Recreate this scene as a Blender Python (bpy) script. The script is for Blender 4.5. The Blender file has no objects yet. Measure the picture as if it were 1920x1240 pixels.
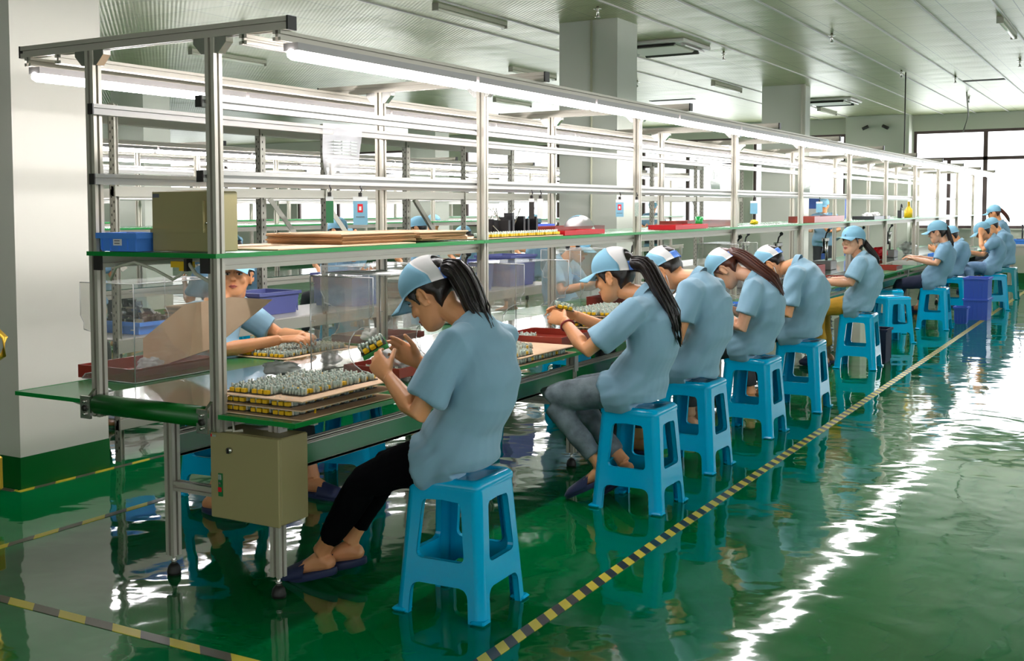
import bpy, bmesh, math, random
import numpy as np
from mathutils import Vector, Matrix, noise
random.seed(7)
D = bpy.data
sc = bpy.context.scene
COL = sc.collection
PI = math.pi

# ------------------------------------------------------------------ camera, world, light, exposure
def cam_axes(yaw, pitch, roll):
    y, p, r = [math.radians(a) for a in (yaw, pitch, roll)]
    f = Vector((math.sin(y)*math.cos(p), math.cos(y)*math.cos(p), math.sin(p)))
    right = Vector((math.cos(y), -math.sin(y), 0)); up = right.cross(f)
    return right*math.cos(r)+up*math.sin(r), -right*math.sin(r)+up*math.cos(r), f
cd = D.cameras.new('camera'); cam = D.objects.new('camera', cd); COL.objects.link(cam)
R_, U_, F_ = cam_axes(-31.69, -3.371, -0.297)
m = Matrix((R_, U_, -F_)).transposed().to_4x4(); m.translation = Vector((2.795, -3.05, 1.38))
cam.matrix_world = m
cd.sensor_fit = 'HORIZONTAL'; cd.sensor_width = 36; cd.lens = 2176.4/1920*36
cd.shift_x = (960-821.35)/1920; cd.shift_y = (520.24-620)/1920
cd.clip_start = 0.05; cd.clip_end = 300
sc.camera = cam
w = D.worlds.new('world'); sc.world = w; w.use_nodes = True
bg = w.node_tree.nodes['Background']; bg.inputs[0].default_value = (0.93, 0.97, 1.0, 1); bg.inputs[1].default_value = 2.6
sc.view_settings.view_transform = 'Standard'; sc.view_settings.look = 'None'
sc.view_settings.exposure = 0.32; sc.view_settings.gamma = 1; sc.view_settings.use_curve_mapping = False
cy = sc.cycles
cy.max_bounces = 6; cy.diffuse_bounces = 3; cy.glossy_bounces = 3; cy.transmission_bounces = 6; cy.transparent_max_bounces = 16
cy.caustics_reflective = False; cy.caustics_refractive = False; cy.sample_clamp_indirect = 4
cy.use_denoising = True
def area(name, loc, rot, sx, sy, power, col=(1, 1, 1)):
    l = D.lights.new(name, 'AREA'); l.shape = 'RECTANGLE'; l.size = sx; l.size_y = sy; l.energy = power; l.color = col
    o = D.objects.new(name, l); COL.objects.link(o); o.location = loc; o.rotation_euler = rot; return o
# unseen fill lamps added at right and rear; back one carries the windows' daylight
area('fill_right', (6.9, 4, 1.9), (0, PI/2, 0), 1.9, 24, 120, (0.93, 0.97, 1.0))
area('fill_rear', (1.0, -8.9, 1.9), (-PI/2, 0, 0), 12, 1.9, 95, (1.0, 0.92, 0.78))
area('daylight_back', (-5, 20.38, 1.9), (PI/2, 0, PI), 18, 1.8, 170, (0.93, 0.97, 1.0))
TUBE = 56.0

# ------------------------------------------------------------------ materials
def mat(name, col=(.8, .8, .8), rough=.5, metal=0, emit=0, ecol=None, spec=None, bump=None, noise_col=None, coat=0, trans=0, alpha=1, ior=None, aniso=0):
    mt = D.materials.new(name); mt.use_nodes = True; nt = mt.node_tree; b = nt.nodes['Principled BSDF']
    b.inputs['Base Color'].default_value = (*col, 1); b.inputs['Roughness'].default_value = rough
    b.inputs['Metallic'].default_value = metal
    if emit: b.inputs['Emission Color'].default_value = (*(ecol or col), 1); b.inputs['Emission Strength'].default_value = emit
    if spec is not None: b.inputs['Specular IOR Level'].default_value = spec
    if coat: b.inputs['Coat Weight'].default_value = coat; b.inputs['Coat Roughness'].default_value = .05
    if trans: b.inputs['Transmission Weight'].default_value = trans
    if ior: b.inputs['IOR'].default_value = ior
    if alpha < 1: b.inputs['Alpha'].default_value = alpha
    tc = nt.nodes.new('ShaderNodeTexCoord')
    if noise_col:      # (second colour, scale)
        n = nt.nodes.new('ShaderNodeTexNoise'); n.inputs['Scale'].default_value = noise_col[1]; n.inputs['Detail'].default_value = 5
        r = nt.nodes.new('ShaderNodeValToRGB'); r.color_ramp.elements[0].position = .38; r.color_ramp.elements[1].position = .62
        r.color_ramp.elements[0].color = (*col, 1); r.color_ramp.elements[1].color = (*noise_col[0], 1)
        nt.links.new(tc.outputs['Object'], n.inputs['Vector']); nt.links.new(n.outputs['Fac'], r.inputs[0]); nt.links.new(r.outputs[0], b.inputs['Base Color'])
    if bump:           # (scale, strength, distance)
        n = nt.nodes.new('ShaderNodeTexNoise'); n.inputs['Scale'].default_value = bump[0]; n.inputs['Detail'].default_value = 4
        bp = nt.nodes.new('ShaderNodeBump'); bp.inputs['Strength'].default_value = bump[1]; bp.inputs['Distance'].default_value = bump[2]
        nt.links.new(tc.outputs['Object'], n.inputs['Vector']); nt.links.new(n.outputs['Fac'], bp.inputs['Height']); nt.links.new(bp.outputs[0], b.inputs['Normal'])
    return mt
M = {}
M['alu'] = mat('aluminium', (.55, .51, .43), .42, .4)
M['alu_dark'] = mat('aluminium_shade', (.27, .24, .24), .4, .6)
M['white_metal'] = mat('white_painted_metal', (.50, .485, .45), .4)
M['cap_black'] = mat('black_plastic', (.02, .016, .014), .4)
M['steel'] = mat('steel', (.62, .6, .56), .25, .9)
M['green_board'] = mat('green_board', (.015, .17, .05), .25)
M['green_edge'] = mat('green_edge', (.0, .24, .035), .3)
M['belt'] = mat('belt', (.006, .06, .03), .12, coat=.5)
M['roller'] = mat('roller_green', (.0, .11, .01), .35)
M['tube'] = mat('tube_light', (1, 1, 1), .5, emit=TUBE, ecol=(1.0, .965, .985))
M['tube_off'] = mat('tube_off', (.75, .74, .62), .3)
M['lamp_cream'] = mat('lamp_cream', (.42, .42, .32), .4)
M['lamp_shell'] = mat('lamp_shell', (.35, .33, .32), .4, .4)
M['wall'] = mat('wall_paint', (.50, .52, .42), .55, bump=(3, .12, .01))
M['pillar'] = mat('pillar_paint', (.62, .60, .52), .6, bump=(5, .1, .01))
M['cream'] = mat('cream_paint', (.42, .42, .30), .6)
M['green_paint'] = mat('green_skirting', (.0, .10, .012), .3)
M['cabinet'] = mat('cabinet_beige', (.37, .31, .14), .42, bump=(220, .05, .002))
M['cabinet_side'] = M['cabinet']
M['stool'] = mat('stool_blue', (.0, .42, .72), .14, spec=.2, bump=(14, .12, .004))
M['teal'] = mat('stool_teal', (.0, .27, .33), .25, spec=.6)
M['blue_bin'] = mat('blue_bin', (.08, .28, .85), .35)
M['indigo'] = mat('indigo_bin', (.06, .13, .62), .35)
M['tray_red'] = mat('tray_red', (.30, .035, .02), .3)
M['tray_bright'] = mat('tray_bright_red', (.50, .006, .012), .35, spec=.3)
M['cardboard'] = mat('cardboard', (.86, .60, .39), .8, noise_col=((.80, .54, .34), 9))
M['card_edge'] = mat('card_edge', (.36, .19, .08), .9, bump=(300, .6, .002))
M['pcb'] = mat('pcb', (.03, .025, .015), .5)
M['yellow'] = mat('relay_yellow', (.85, .52, .01), .35)
M['cap_grey'] = mat('capacitor', (.33, .42, .36), .3, .3, noise_col=((.50, .56, .48), 160))
M['pin'] = mat('pin_white', (.8, .8, .7), .3)
M['pcb_green'] = mat('pcb_green', (.01, .22, .03), .4)
M['skin'] = mat('skin', (.84, .39, .18), .45, bump=(60, .05, .002), noise_col=((.74, .32, .14), 7))
M['skin2'] = mat('skin_light', (.72, .40, .25), .42, noise_col=((.66, .33, .19), 7))
M['lip'] = mat('lip', (.48, .12, .09), .35)
M['hair'] = mat('hair_black', (.013, .008, .007), .38, bump=(120, .5, .003))
M['hair_brown'] = mat('hair_brown', (.075, .02, .010), .38, bump=(120, .5, .003))
M['eye_white'] = mat('eye_white', (.7, .66, .6), .2)
M['cap_white'] = mat('cap_white', (.72, .70, .68), .8, bump=(500, .3, .001))
M['strap'] = mat('strap_blue', (.12, .28, .8), .6)
M['mask'] = mat('mask_white', (.75, .78, .78), .8)
M['black_cloth'] = mat('black_cloth', (.003, .003, .004), .95, spec=.05)
M['navy'] = mat('navy_rubber', (.02, .03, .09), .55)
M['navy_cloth'] = mat('navy_cloth', (.02, .025, .06), .85)
M['yellow_cloth'] = mat('yellow_cloth', (.55, .30, .02), .8, bump=(20, .3, .01))
M['jeans'] = mat('jeans_grey', (.10, .13, .15), .85, noise_col=((.23, .29, .32), 11), bump=(60, .4, .004))
M['denim'] = mat('denim_blue', (.14, .25, .42), .85, noise_col=((.24, .38, .58), 9))
M['dark_cloth'] = mat('dark_cloth', (.03, .033, .037), .85)
M['red_band'] = mat('red_band', (.25, .01, .012), .4)
M['paper'] = mat('paper', (.8, .8, .78), .7)
M['plastic_sheet'] = mat('plastic_sheet', (.75, .75, .78), .3, alpha=.55)
M['label_ink'] = mat('label_ink', (.12, .12, .13), .7)
M['dark_metal'] = mat('rack_grey', (.36, .35, .29), .45, .3)
M['rack_shade'] = M['dark_metal']
M['hole'] = mat('punched_hole', (.03, .028, .022), .8)
M['window_frame'] = mat('window_frame', (.09, .055, .05), .5)
M['red'] = mat('red_plastic', (.7, .01, .02), .35)
M['black_bag'] = mat('black_parts', (.012, .012, .015), .3)
M['purple'] = mat('purple_bin', (.12, .14, .38), .5)
M['pillar_grey'] = mat('pillar_grey', (.46, .48, .41), .6, bump=(5, .1, .01))
M['blue_door'] = mat('blue_panel', (.03, .09, .34), .5)
M['brass'] = mat('brass', (.75, .45, .04), .3, .5)
M['rubber'] = mat('rubber', (.012, .011, .010), .55)
M['cable'] = mat('cable_cream', (.62, .60, .48), .5)
M['glove'] = mat('glove_white', (.72, .71, .68), .8)
M['tin'] = mat('ceiling_metal', (.5, .55, .44), .32, .5)

def shirt_mat():
    mt = mat('shirt_blue', (.24, .42, .54), .85)
    nt = mt.node_tree; b = nt.nodes['Principled BSDF']; b.inputs['Sheen Weight'].default_value = .25
    tc = nt.nodes['Texture Coordinate'] if 'Texture Coordinate' in nt.nodes else nt.nodes.new('ShaderNodeTexCoord')
    n = nt.nodes.new('ShaderNodeTexNoise'); n.inputs['Scale'].default_value = 6; n.inputs['Detail'].default_value = 1; n.inputs['Distortion'].default_value = .3
    mp = nt.nodes.new('ShaderNodeMapping'); mp.inputs['Rotation'].default_value = (0, .7, 0); mp.inputs['Scale'].default_value = (2.2, .8, .35)
    n2 = nt.nodes.new('ShaderNodeTexNoise'); n2.inputs['Scale'].default_value = 420
    add = nt.nodes.new('ShaderNodeMath'); add.operation = 'MULTIPLY_ADD'; add.inputs[1].default_value = .04
    bp = nt.nodes.new('ShaderNodeBump'); bp.inputs['Strength'].default_value = .4; bp.inputs['Distance'].default_value = .02
    L = nt.links.new
    L(tc.outputs['Object'], mp.inputs[0]); L(mp.outputs[0], n.inputs['Vector']); L(tc.outputs['Object'], n2.inputs['Vector'])
    L(n2.outputs['Fac'], add.inputs[0]); L(n.outputs['Fac'], add.inputs[2]); L(add.outputs[0], bp.inputs['Height']); L(bp.outputs[0], b.inputs['Normal'])
    return mt
M['shirt'] = shirt_mat()
M['shirt_far'] = mat('shirt_blue_plain', (.20, .36, .50), .85)
M['cap_blue'] = mat('cap_blue', (.21, .44, .58), .8, bump=(30, .2, .004))

def floor_mat():
    mt = mat('epoxy_floor', (.0, .14, .04), .045, ior=1.6); nt = mt.node_tree; b = nt.nodes['Principled BSDF']; L = nt.links.new
    b.inputs['Coat Weight'].default_value = .0
    tc = nt.nodes.new('ShaderNodeTexCoord')
    n = nt.nodes.new('ShaderNodeTexNoise'); n.inputs['Scale'].default_value = .9; n.inputs['Detail'].default_value = 4
    r = nt.nodes.new('ShaderNodeValToRGB'); r.color_ramp.elements[0].color = (.0, .125, .024, 1); r.color_ramp.elements[1].color = (.0, .175, .048, 1)
    r.color_ramp.elements[0].position = .35; r.color_ramp.elements[1].position = .65
    L(tc.outputs['Object'], n.inputs['Vector']); L(n.outputs['Fac'], r.inputs[0]); L(r.outputs[0], b.inputs['Base Color'])
    a = nt.nodes.new('ShaderNodeTexNoise'); a.inputs['Scale'].default_value = 2.6; a.inputs['Detail'].default_value = 2; a.inputs['Distortion'].default_value = .4
    c = nt.nodes.new('ShaderNodeTexNoise'); c.inputs['Scale'].default_value = 9; c.inputs['Detail'].default_value = 2
    ad = nt.nodes.new('ShaderNodeMath'); ad.operation = 'MULTIPLY_ADD'; ad.inputs[1].default_value = .09
    bp = nt.nodes.new('ShaderNodeBump'); bp.inputs['Strength'].default_value = .30; bp.inputs['Distance'].default_value = .020
    L(tc.outputs['Object'], a.inputs['Vector']); L(tc.outputs['Object'], c.inputs['Vector'])
    L(c.outputs['Fac'], ad.inputs[0]); L(a.outputs['Fac'], ad.inputs[2]); L(ad.outputs[0], bp.inputs['Height']); L(bp.outputs[0], b.inputs['Normal'])
    return mt
M['floor'] = floor_mat()

def ceiling_mat():
    mt = mat('ceiling_panels', (.42, .47, .36), .34, .35); nt = mt.node_tree; b = nt.nodes['Principled BSDF']; L = nt.links.new
    tc = nt.nodes.new('ShaderNodeTexCoord'); sx = nt.nodes.new('ShaderNodeSeparateXYZ'); L(tc.outputs['Object'], sx.inputs[0])
    def node(op, a, v=None, v2=None):
        q = nt.nodes.new('ShaderNodeMath'); q.operation = op
        if hasattr(a, 'links'): L(a, q.inputs[0])
        else: q.inputs[0].default_value = a
        if v is not None:
            if hasattr(v, 'links'): L(v, q.inputs[1])
            else: q.inputs[1].default_value = v
        if v2 is not None: q.inputs[2].default_value = v2
        return q.outputs[0]
    def seam(coord, off, per, wd):
        f = node('FRACT', node('DIVIDE', node('ADD', coord, off), per)); f = node('ABSOLUTE', node('SUBTRACT', f, .5))
        return node('GREATER_THAN', f, .5-wd/per)
    s1 = seam(sx.outputs[0], 40-.485, .55, .004); s2 = seam(sx.outputs[1], 40.1, .55, .004)
    mx = node('MAXIMUM', s1, s2)
    # cushion shape of each panel and fine ribs
    def hump(coord, off, per):
        f = node('FRACT', node('DIVIDE', node('ADD', coord, off), per)); return node('SINE', node('MULTIPLY', f, PI))
    h = node('MULTIPLY', hump(sx.outputs[0], 40-.485, .55), hump(sx.outputs[1], 40.1, .55))
    rib = node('SINE', node('MULTIPLY', node('ADD', sx.outputs[0], sx.outputs[1]), 2*PI/.05))
    n = nt.nodes.new('ShaderNodeTexNoise'); n.inputs['Scale'].default_value = 1.5; L(tc.outputs['Object'], n.inputs['Vector'])
    tot = node('ADD', node('MULTIPLY', h, .004), node('MULTIPLY', rib, .0009)); tot = node('ADD', tot, node('MULTIPLY', n.outputs['Fac'], .02))
    bp = nt.nodes.new('ShaderNodeBump'); bp.inputs['Strength'].default_value = .9; bp.inputs['Distance'].default_value = 1.0
    L(tot, bp.inputs['Height']); L(bp.outputs[0], b.inputs['Normal'])
    mixc = nt.nodes.new('ShaderNodeMix'); mixc.data_type = 'RGBA'; L(mx, mixc.inputs[0])
    mixc.inputs[6].default_value = (.34, .365, .20, 1); mixc.inputs[7].default_value = (.12, .13, .08, 1)
    L(mixc.outputs[2], b.inputs['Base Color'])
    return mt
M['ceiling'] = ceiling_mat()

def tape_mat(name, a, bcol, per, wdt=.5):
    mt = mat(name, a, .35); nt = mt.node_tree; b = nt.nodes['Principled BSDF']; L = nt.links.new
    tc = nt.nodes.new('ShaderNodeTexCoord'); sx = nt.nodes.new('ShaderNodeSeparateXYZ'); L(tc.outputs['Object'], sx.inputs[0])
    m1 = nt.nodes.new('ShaderNodeMath'); m1.operation = 'ADD'; L(sx.outputs[0], m1.inputs[0]); L(sx.outputs[1], m1.inputs[1])
    m2 = nt.nodes.new('ShaderNodeMath'); m2.operation = 'DIVIDE'; L(m1.outputs[0], m2.inputs[0]); m2.inputs[1].default_value = per
    m3 = nt.nodes.new('ShaderNodeMath'); m3.operation = 'FRACT'; L(m2.outputs[0], m3.inputs[0])
    m4 = nt.nodes.new('ShaderNodeMath'); m4.operation = 'GREATER_THAN'; L(m3.outputs[0], m4.inputs[0]); m4.inputs[1].default_value = wdt
    mx = nt.nodes.new('ShaderNodeMix'); mx.data_type = 'RGBA'; L(m4.outputs[0], mx.inputs[0]); mx.inputs[6].default_value = (*a, 1); mx.inputs[7].default_value = (*bcol, 1)
    L(mx.outputs[2], b.inputs['Base Color']); return mt
M['tape'] = tape_mat('hazard_tape', (.72, .58, .03), (.012, .012, .02), .115)
M['tape_worn'] = tape_mat('hazard_tape_worn', (.60, .50, .04), (.10, .09, .06), .26)
def glass_mat(name, col, amt, rough=.05):
    mt = D.materials.new(name); mt.use_nodes = True; nt = mt.node_tree; nt.nodes.clear(); L = nt.links.new
    o = nt.nodes.new('ShaderNodeOutputMaterial'); t = nt.nodes.new('ShaderNodeBsdfTransparent'); t.inputs[0].default_value = (*col, 1)
    g = nt.nodes.new('ShaderNodeBsdfGlossy'); g.inputs['Roughness'].default_value = rough; g.inputs[0].default_value = (.9, .9, .9, 1)
    d = nt.nodes.new('ShaderNodeBsdfDiffuse'); d.inputs[0].default_value = (.8, .8, .8, 1)
    m1 = nt.nodes.new('ShaderNodeMixShader'); m1.inputs[0].default_value = .45; L(g.outputs[0], m1.inputs[1]); L(d.outputs[0], m1.inputs[2])
    m2 = nt.nodes.new('ShaderNodeMixShader'); m2.inputs[0].default_value = amt; L(t.outputs[0], m2.inputs[1]); L(m1.outputs[0], m2.inputs[2]); L(m2.outputs[0], o.inputs[0])
    return mt
M['acrylic'] = glass_mat('acrylic', (.96, .96, .94), .17)
M['acrylic_edge'] = glass_mat('acrylic_edge', (.9, .9, .85), .7, .3)
M['pane'] = glass_mat('window_glass', (1, 1, 1), .04)

# ------------------------------------------------------------------ mesh helpers
class MB:
    """collects shapes and links them as one mesh object"""
    def __init__(s): s.v = []; s.f = []; s.m = []; s.sm = []; s.mats = []
    def mi(s, mt):
        if mt not in s.mats: s.mats.append(mt)
        return s.mats.index(mt)
    def add(s, vs, fs, mt=None, smooth=False):
        n = len(s.v); s.v += [tuple(v) for v in vs]; k = s.mi(mt) if mt else 0
        for f in fs: s.f.append([n+i for i in f]); s.m.append(k); s.sm.append(smooth)
        return s
    def box(s, a, b, mt=None, M4=None):
        x0, y0, z0 = a; x1, y1, z1 = b
        vs = [Vector(p) for p in ((x0, y0, z0), (x1, y0, z0), (x1, y1, z0), (x0, y1, z0), (x0, y0, z1), (x1, y0, z1), (x1, y1, z1), (x0, y1, z1))]
        if M4: vs = [M4 @ v for v in vs]
        return s.add(vs, [(0, 3, 2, 1), (4, 5, 6, 7), (0, 1, 5, 4), (1, 2, 6, 5), (2, 3, 7, 6), (3, 0, 4, 7)], mt)
    def cbox(s, c, d, mt=None, rot=None, bev=0):
        c = Vector(c); h = [q/2 for q in d]; R = rot.to_3x3() if rot else Matrix.Identity(3)
        if bev:
            vs = []; fs = []
            pts = [(-h[0]+bev, -h[1]), (h[0]-bev, -h[1]), (h[0], -h[1]+bev), (h[0], h[1]-bev), (h[0]-bev, h[1]), (-h[0]+bev, h[1]), (-h[0], h[1]-bev), (-h[0], -h[1]+bev)]
            lay = [(-h[2], .0), (-h[2]+bev, 1), (h[2]-bev, 1), (h[2], 0)]
            for z, q in lay:
                for x, y in pts:
                    k = 1 if q else 1
                    X = x if q else x*(1-bev/max(h[0], 1e-6)); Y = y if q else y*(1-bev/max(h[1], 1e-6))
                    vs.append(c+R@Vector((X, Y, z)))
            for l in range(3):
                for i in range(8): j = (i+1) % 8; fs.append((l*8+i, l*8+j, (l+1)*8+j, (l+1)*8+i))
            fs.append(tuple(reversed(range(8)))); fs.append(tuple(range(24, 32)))
            return s.add(vs, fs, mt)
        vs = [c+R@Vector((sx*h[0], sy*h[1], sz*h[2])) for sx, sy, sz in ((-1, -1, -1), (1, -1, -1), (1, 1, -1), (-1, 1, -1), (-1, -1, 1), (1, -1, 1), (1, 1, 1), (-1, 1, 1))]
        return s.add(vs, [(0, 3, 2, 1), (4, 5, 6, 7), (0, 1, 5, 4), (1, 2, 6, 5), (2, 3, 7, 6), (3, 0, 4, 7)], mt)
    def extrude(s, outline, p0, p1, xa, ya, mt=None, smooth=False):
        """outline points (a,b) in axes xa, ya, swept from p0 to p1"""
        p0, p1, xa, ya = Vector(p0), Vector(p1), Vector(xa), Vector(ya); n = len(outline)
        if (p1-p0).dot(xa.cross(ya)) < 0: outline = outline[::-1]
        vs = [p0+xa*a+ya*b for a, b in outline]+[p1+xa*a+ya*b for a, b in outline]
        fs = [(i, (i+1) % n, n+(i+1) % n, n+i) for i in range(n)]+[tuple(reversed(range(n))), tuple(range(n, 2*n))]
        return s.add(vs, fs, mt, smooth)
    def prof(s, p0, p1, w=.04, h=None, mt=None, ref=(0, 0, 1)):
        """slotted aluminium extrusion"""
        h = h or w; p0, p1 = Vector(p0), Vector(p1); d = (p1-p0).normalized(); r = Vector(ref)
        if abs(d.dot(r)) > .9: r = Vector((1, 0, 0))
        xa = d.cross(r).normalized(); ya = xa.cross(d).normalized()
        g, dp = .0055, .012; a, b = w/2, h/2
        o = [(-a, -b), (-g, -b), (-g, -b+dp), (g, -b+dp), (g, -b), (a, -b), (a, -g), (a-dp, -g), (a-dp, g), (a, g), (a, b), (g, b), (g, b-dp), (-g, b-dp), (-g, b), (-a, b), (-a, g), (-a+dp, g), (-a+dp, -g), (-a, -g)]
        return s.extrude(o, p0, p1, xa, ya, mt or M['alu'])
    def loft(s, rings, mt=None, caps=True, smooth=True):
        n = len(rings[0]); vs = [v for r in rings for v in r]; fs = []
        for l in range(len(rings)-1):
            for i in range(n): j = (i+1) % n; fs.append((l*n+i, l*n+j, (l+1)*n+j, (l+1)*n+i))
        if caps: fs += [tuple(reversed(range(n))), tuple(range((len(rings)-1)*n, len(rings)*n))]
        return s.add(vs, fs, mt, smooth)
    def tube(s, pts, radii, mt=None, n=10, ref=(0, 0, 1), caps=True, round_ends=False):
        """swept round or elliptical limb; radii are r or (side, ref-ward)"""
        pts = [Vector(p) for p in pts]; rings = []
        if not isinstance(radii, (list, tuple)): radii = [radii]*len(pts)
        if round_ends:
            def rr(r, k): return tuple(q*k for q in r) if isinstance(r, tuple) else r*k
            def mr(r): return max(r) if isinstance(r, tuple) else r
            d0 = (pts[0]-pts[1]).normalized(); d1 = (pts[-1]-pts[-2]).normalized(); a, b = radii[0], radii[-1]
            P0, P1 = pts[0], pts[-1]
            pts = [P0+d0*mr(a)*.95, P0+d0*mr(a)*.7]+pts+[P1+d1*mr(b)*.7, P1+d1*mr(b)*.95]
            radii = [rr(a, .3), rr(a, .72)]+list(radii)+[rr(b, .72), rr(b, .3)]
        ref = Vector(ref)
        for i, p in enumerate(pts):
            t = (pts[min(i+1, len(pts)-1)]-pts[max(i-1, 0)]).normalized()
            if abs(t.dot(ref)) > .97: rf = Vector((1, 0, 0)) if abs(t.x) < .9 else Vector((0, 1, 0))
            else: rf = ref
            xa = t.cross(rf).normalized(); ya = xa.cross(t).normalized(); r = radii[i]
            ra, rb = r if isinstance(r, tuple) else (r, r)
            rings.append([p+xa*math.cos(2*PI*k/n)*ra+ya*math.sin(2*PI*k/n)*rb for k in range(n)])
        return s.loft(rings, mt, caps)
    def ell(s, c, r, mt=None, R=None, n=12, l=8):
        c = Vector(c); R = R.to_3x3() if R else Matrix.Identity(3); rings = []
        for j in range(1, l):
            a = PI*j/l; rings.append([c+R@Vector((r[0]*math.sin(a)*math.cos(2*PI*k/n), r[1]*math.sin(a)*math.sin(2*PI*k/n), -r[2]*math.cos(a))) for k in range(n)])
        vs = [v for q in rings for v in q]+[c+R@Vector((0, 0, -r[2])), c+R@Vector((0, 0, r[2]))]; fs = []
        for j in range(len(rings)-1):
            for k in range(n): q = (k+1) % n; fs.append((j*n+k, j*n+q, (j+1)*n+q, (j+1)*n+k))
        b, t = len(vs)-2, len(vs)-1
        for k in range(n): q = (k+1) % n; fs.append((b, q, k)); fs.append(((len(rings)-1)*n+k, (len(rings)-1)*n+q, t))
        return s.add(vs, fs, mt, True)
    def mesh(s, name, mt=None):
        me = D.meshes.new(name); me.from_pydata(s.v, [], s.f)
        for x in (s.mats or [mt]): me.materials.append(x)
        if len(s.mats) > 1: me.polygons.foreach_set('material_index', s.m)
        me.polygons.foreach_set('use_smooth', s.sm); me.update(); return me
    def build(s, name, mt=None, parent=None):
        if mt is not None and not s.mats: s.mats = [mt]
        o = D.objects.new(name, s.mesh(name, mt)); COL.objects.link(o)
        if parent is not None: o.parent = parent
        return o
def tag(o, label, cat, group=None):
    o['label'] = label; o['category'] = cat
    if group: o['group'] = group
    return o
def empty(name, loc, label, cat, group=None, rot=0):
    o = D.objects.new(name, None); COL.objects.link(o); o.location = loc; o.rotation_euler = (0, 0, rot); o.empty_display_size = .1
    return tag(o, label, cat, group)
def struct(o): o['kind'] = 'structure'; return o
KIDS = {}
def copy_tree(o, parent=None, loc=None, rot=None, label=None, group=None):
    if o.name not in KIDS: KIDS[o.name] = [c for c in D.objects if c.parent == o]
    c = o.copy(); COL.objects.link(c)
    if parent is not None: c.parent = parent
    for k in KIDS[o.name]: copy_tree(k, c)
    if loc is not None: c.location = loc
    if rot is not None: c.rotation_euler = (0, 0, rot)
    if label: c['label'] = label
    if group: c['group'] = group
    return c
def remeshed(mb, name, voxel, mt, parent=None, smooth=3, disp=None):
    """the union of closed shapes as one continuous skin"""
    me = mb.mesh('tmp', mt); o = D.objects.new('tmp', me); COL.objects.link(o)
    r = o.modifiers.new('r', 'REMESH'); r.mode = 'VOXEL'; r.voxel_size = voxel; r.use_smooth_shade = True
    if smooth: s = o.modifiers.new('s', 'SMOOTH'); s.factor = .5; s.iterations = smooth
    dg = bpy.context.evaluated_depsgraph_get(); ev = o.evaluated_get(dg); out = D.meshes.new_from_object(ev)
    D.objects.remove(o); D.meshes.remove(me)
    if disp:
        n = len(out.vertices); co = np.zeros(n*3); out.vertices.foreach_get('co', co); co = co.reshape(-1, 3)
        no = np.zeros(n*3); out.vertices.foreach_get('normal', no); no = no.reshape(-1, 3)
        d = np.array([disp(Vector(c)) for c in co]); co = co+no*d[:, None]; out.vertices.foreach_set('co', co.ravel())
    out.name = name; out.materials.clear(); out.materials.append(mt)
    out.polygons.foreach_set('use_smooth', [True]*len(out.polygons)); out.update()
    q = D.objects.new(name, out); COL.objects.link(q)
    if parent is not None: q.parent = parent
    return q
def V(*a): return Vector(a)
def lerp(a, b, t): return a+(b-a)*t

# ------------------------------------------------------------------ people
HEADSEC = [  # z, front x, back x, half width
    (-.118, .066, .030, .020), (-.108, .082, .012, .034), (-.090, .087, -.010, .046), (-.068, .084, -.035, .055), (-.045, .082, -.062, .062),
    (-.020, .082, -.082, .068), (.005, .081, -.093, .072), (.030, .085, -.099, .075), (.058, .082, -.100, .075), (.085, .068, -.088, .066), (.106, .044, -.062, .047), (.119, .010, -.025, .020)]
def head_rings(secs, grow=0, n=20):
    out = []
    for z, xf, xb, hw in secs:
        c = (xf+xb)/2; a = (xf-xb)/2+grow; b = hw+grow; ring = []
        for k in range(n):
            t = 2*PI*k/n; ct, s_ = math.cos(t), math.sin(t); e = .86 if ct > 0 else 1.0
            ring.append(Vector((c+a*math.copysign(abs(ct)**e, ct), b*math.copysign(abs(s_)**.92, s_), z)))
        out.append(ring)
    return out
def add_head(mb, H):
    mb.loft([[H@v for v in r] for r in head_rings(HEADSEC)])
    R = H.to_3x3(); R4 = H.to_quaternion().to_matrix()
    mb.tube([H@V(.083, 0, .012), H@V(.093, 0, -.008), H@V(.101, 0, -.028)], [(.007, .008), (.009, .009), (.0125, .010)], n=8, round_ends=True)
    for s in (1, -1): mb.ell(H@V(.092, s*.011, -.031), (.009, .007, .006), R=R4, n=8, l=6)
    mb.tube([H@V(.083, -.018, -.060), H@V(.091, 0, -.059), H@V(.083, .018, -.060)], [.005, .007, .005], n=6, round_ends=True)
    mb.tube([H@V(.081, -.015, -.070), H@V(.089, 0, -.071), H@V(.081, .015, -.070)], [.005, .007, .005], n=6, round_ends=True)
    for s in (1, -1):   # brow ridge, cheek, ear
        mb.tube([H@V(.080, s*.012, .022), H@V(.074, s*.045, .024)], [.008, .007], n=6, round_ends=True)
        mb.ell(H@V(.058, s*.040, -.030), (.024, .020, .022), R=R4, n=8, l=6)
        pts = [H@V(-.004+.017*math.cos(t), s*(.078+.006*math.sin(t*.5)), -.012+.031*math.sin(t)) for t in [PI*(-.5+1.75*k/9)-.25 for k in range(10)]]
        mb.tube(pts, [.0052]*10, n=6, round_ends=True)
        mb.ell(H@V(-.003, s*.074, -.014), (.014, .006, .026), R=R4, n=8, l=6)
        mb.ell(H@V(.004, s*.076, -.038), (.008, .006, .009), R=R4, n=8, l=6)
def finger(mb, p, d, nrm, L, r, curl):
    pts = [p-d*.012]; q = p.copy(); dd = d.copy(); ax = d.cross(nrm).normalized()
    pts.append(q.copy()); rad = [r*1.05, r*1.05]
    for i, (fr, c) in enumerate(((.45, curl*.8), (.32, curl*1.1), (.23, curl*.8))):
        dd = Matrix.Rotation(c, 3, ax) @ dd; q = q+dd*(L*fr); pts.append(q.copy()); rad.append(r*(1-.1*(i+1)))
    mb.tube(pts, rad, n=8, ref=nrm, round_ends=True)
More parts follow.
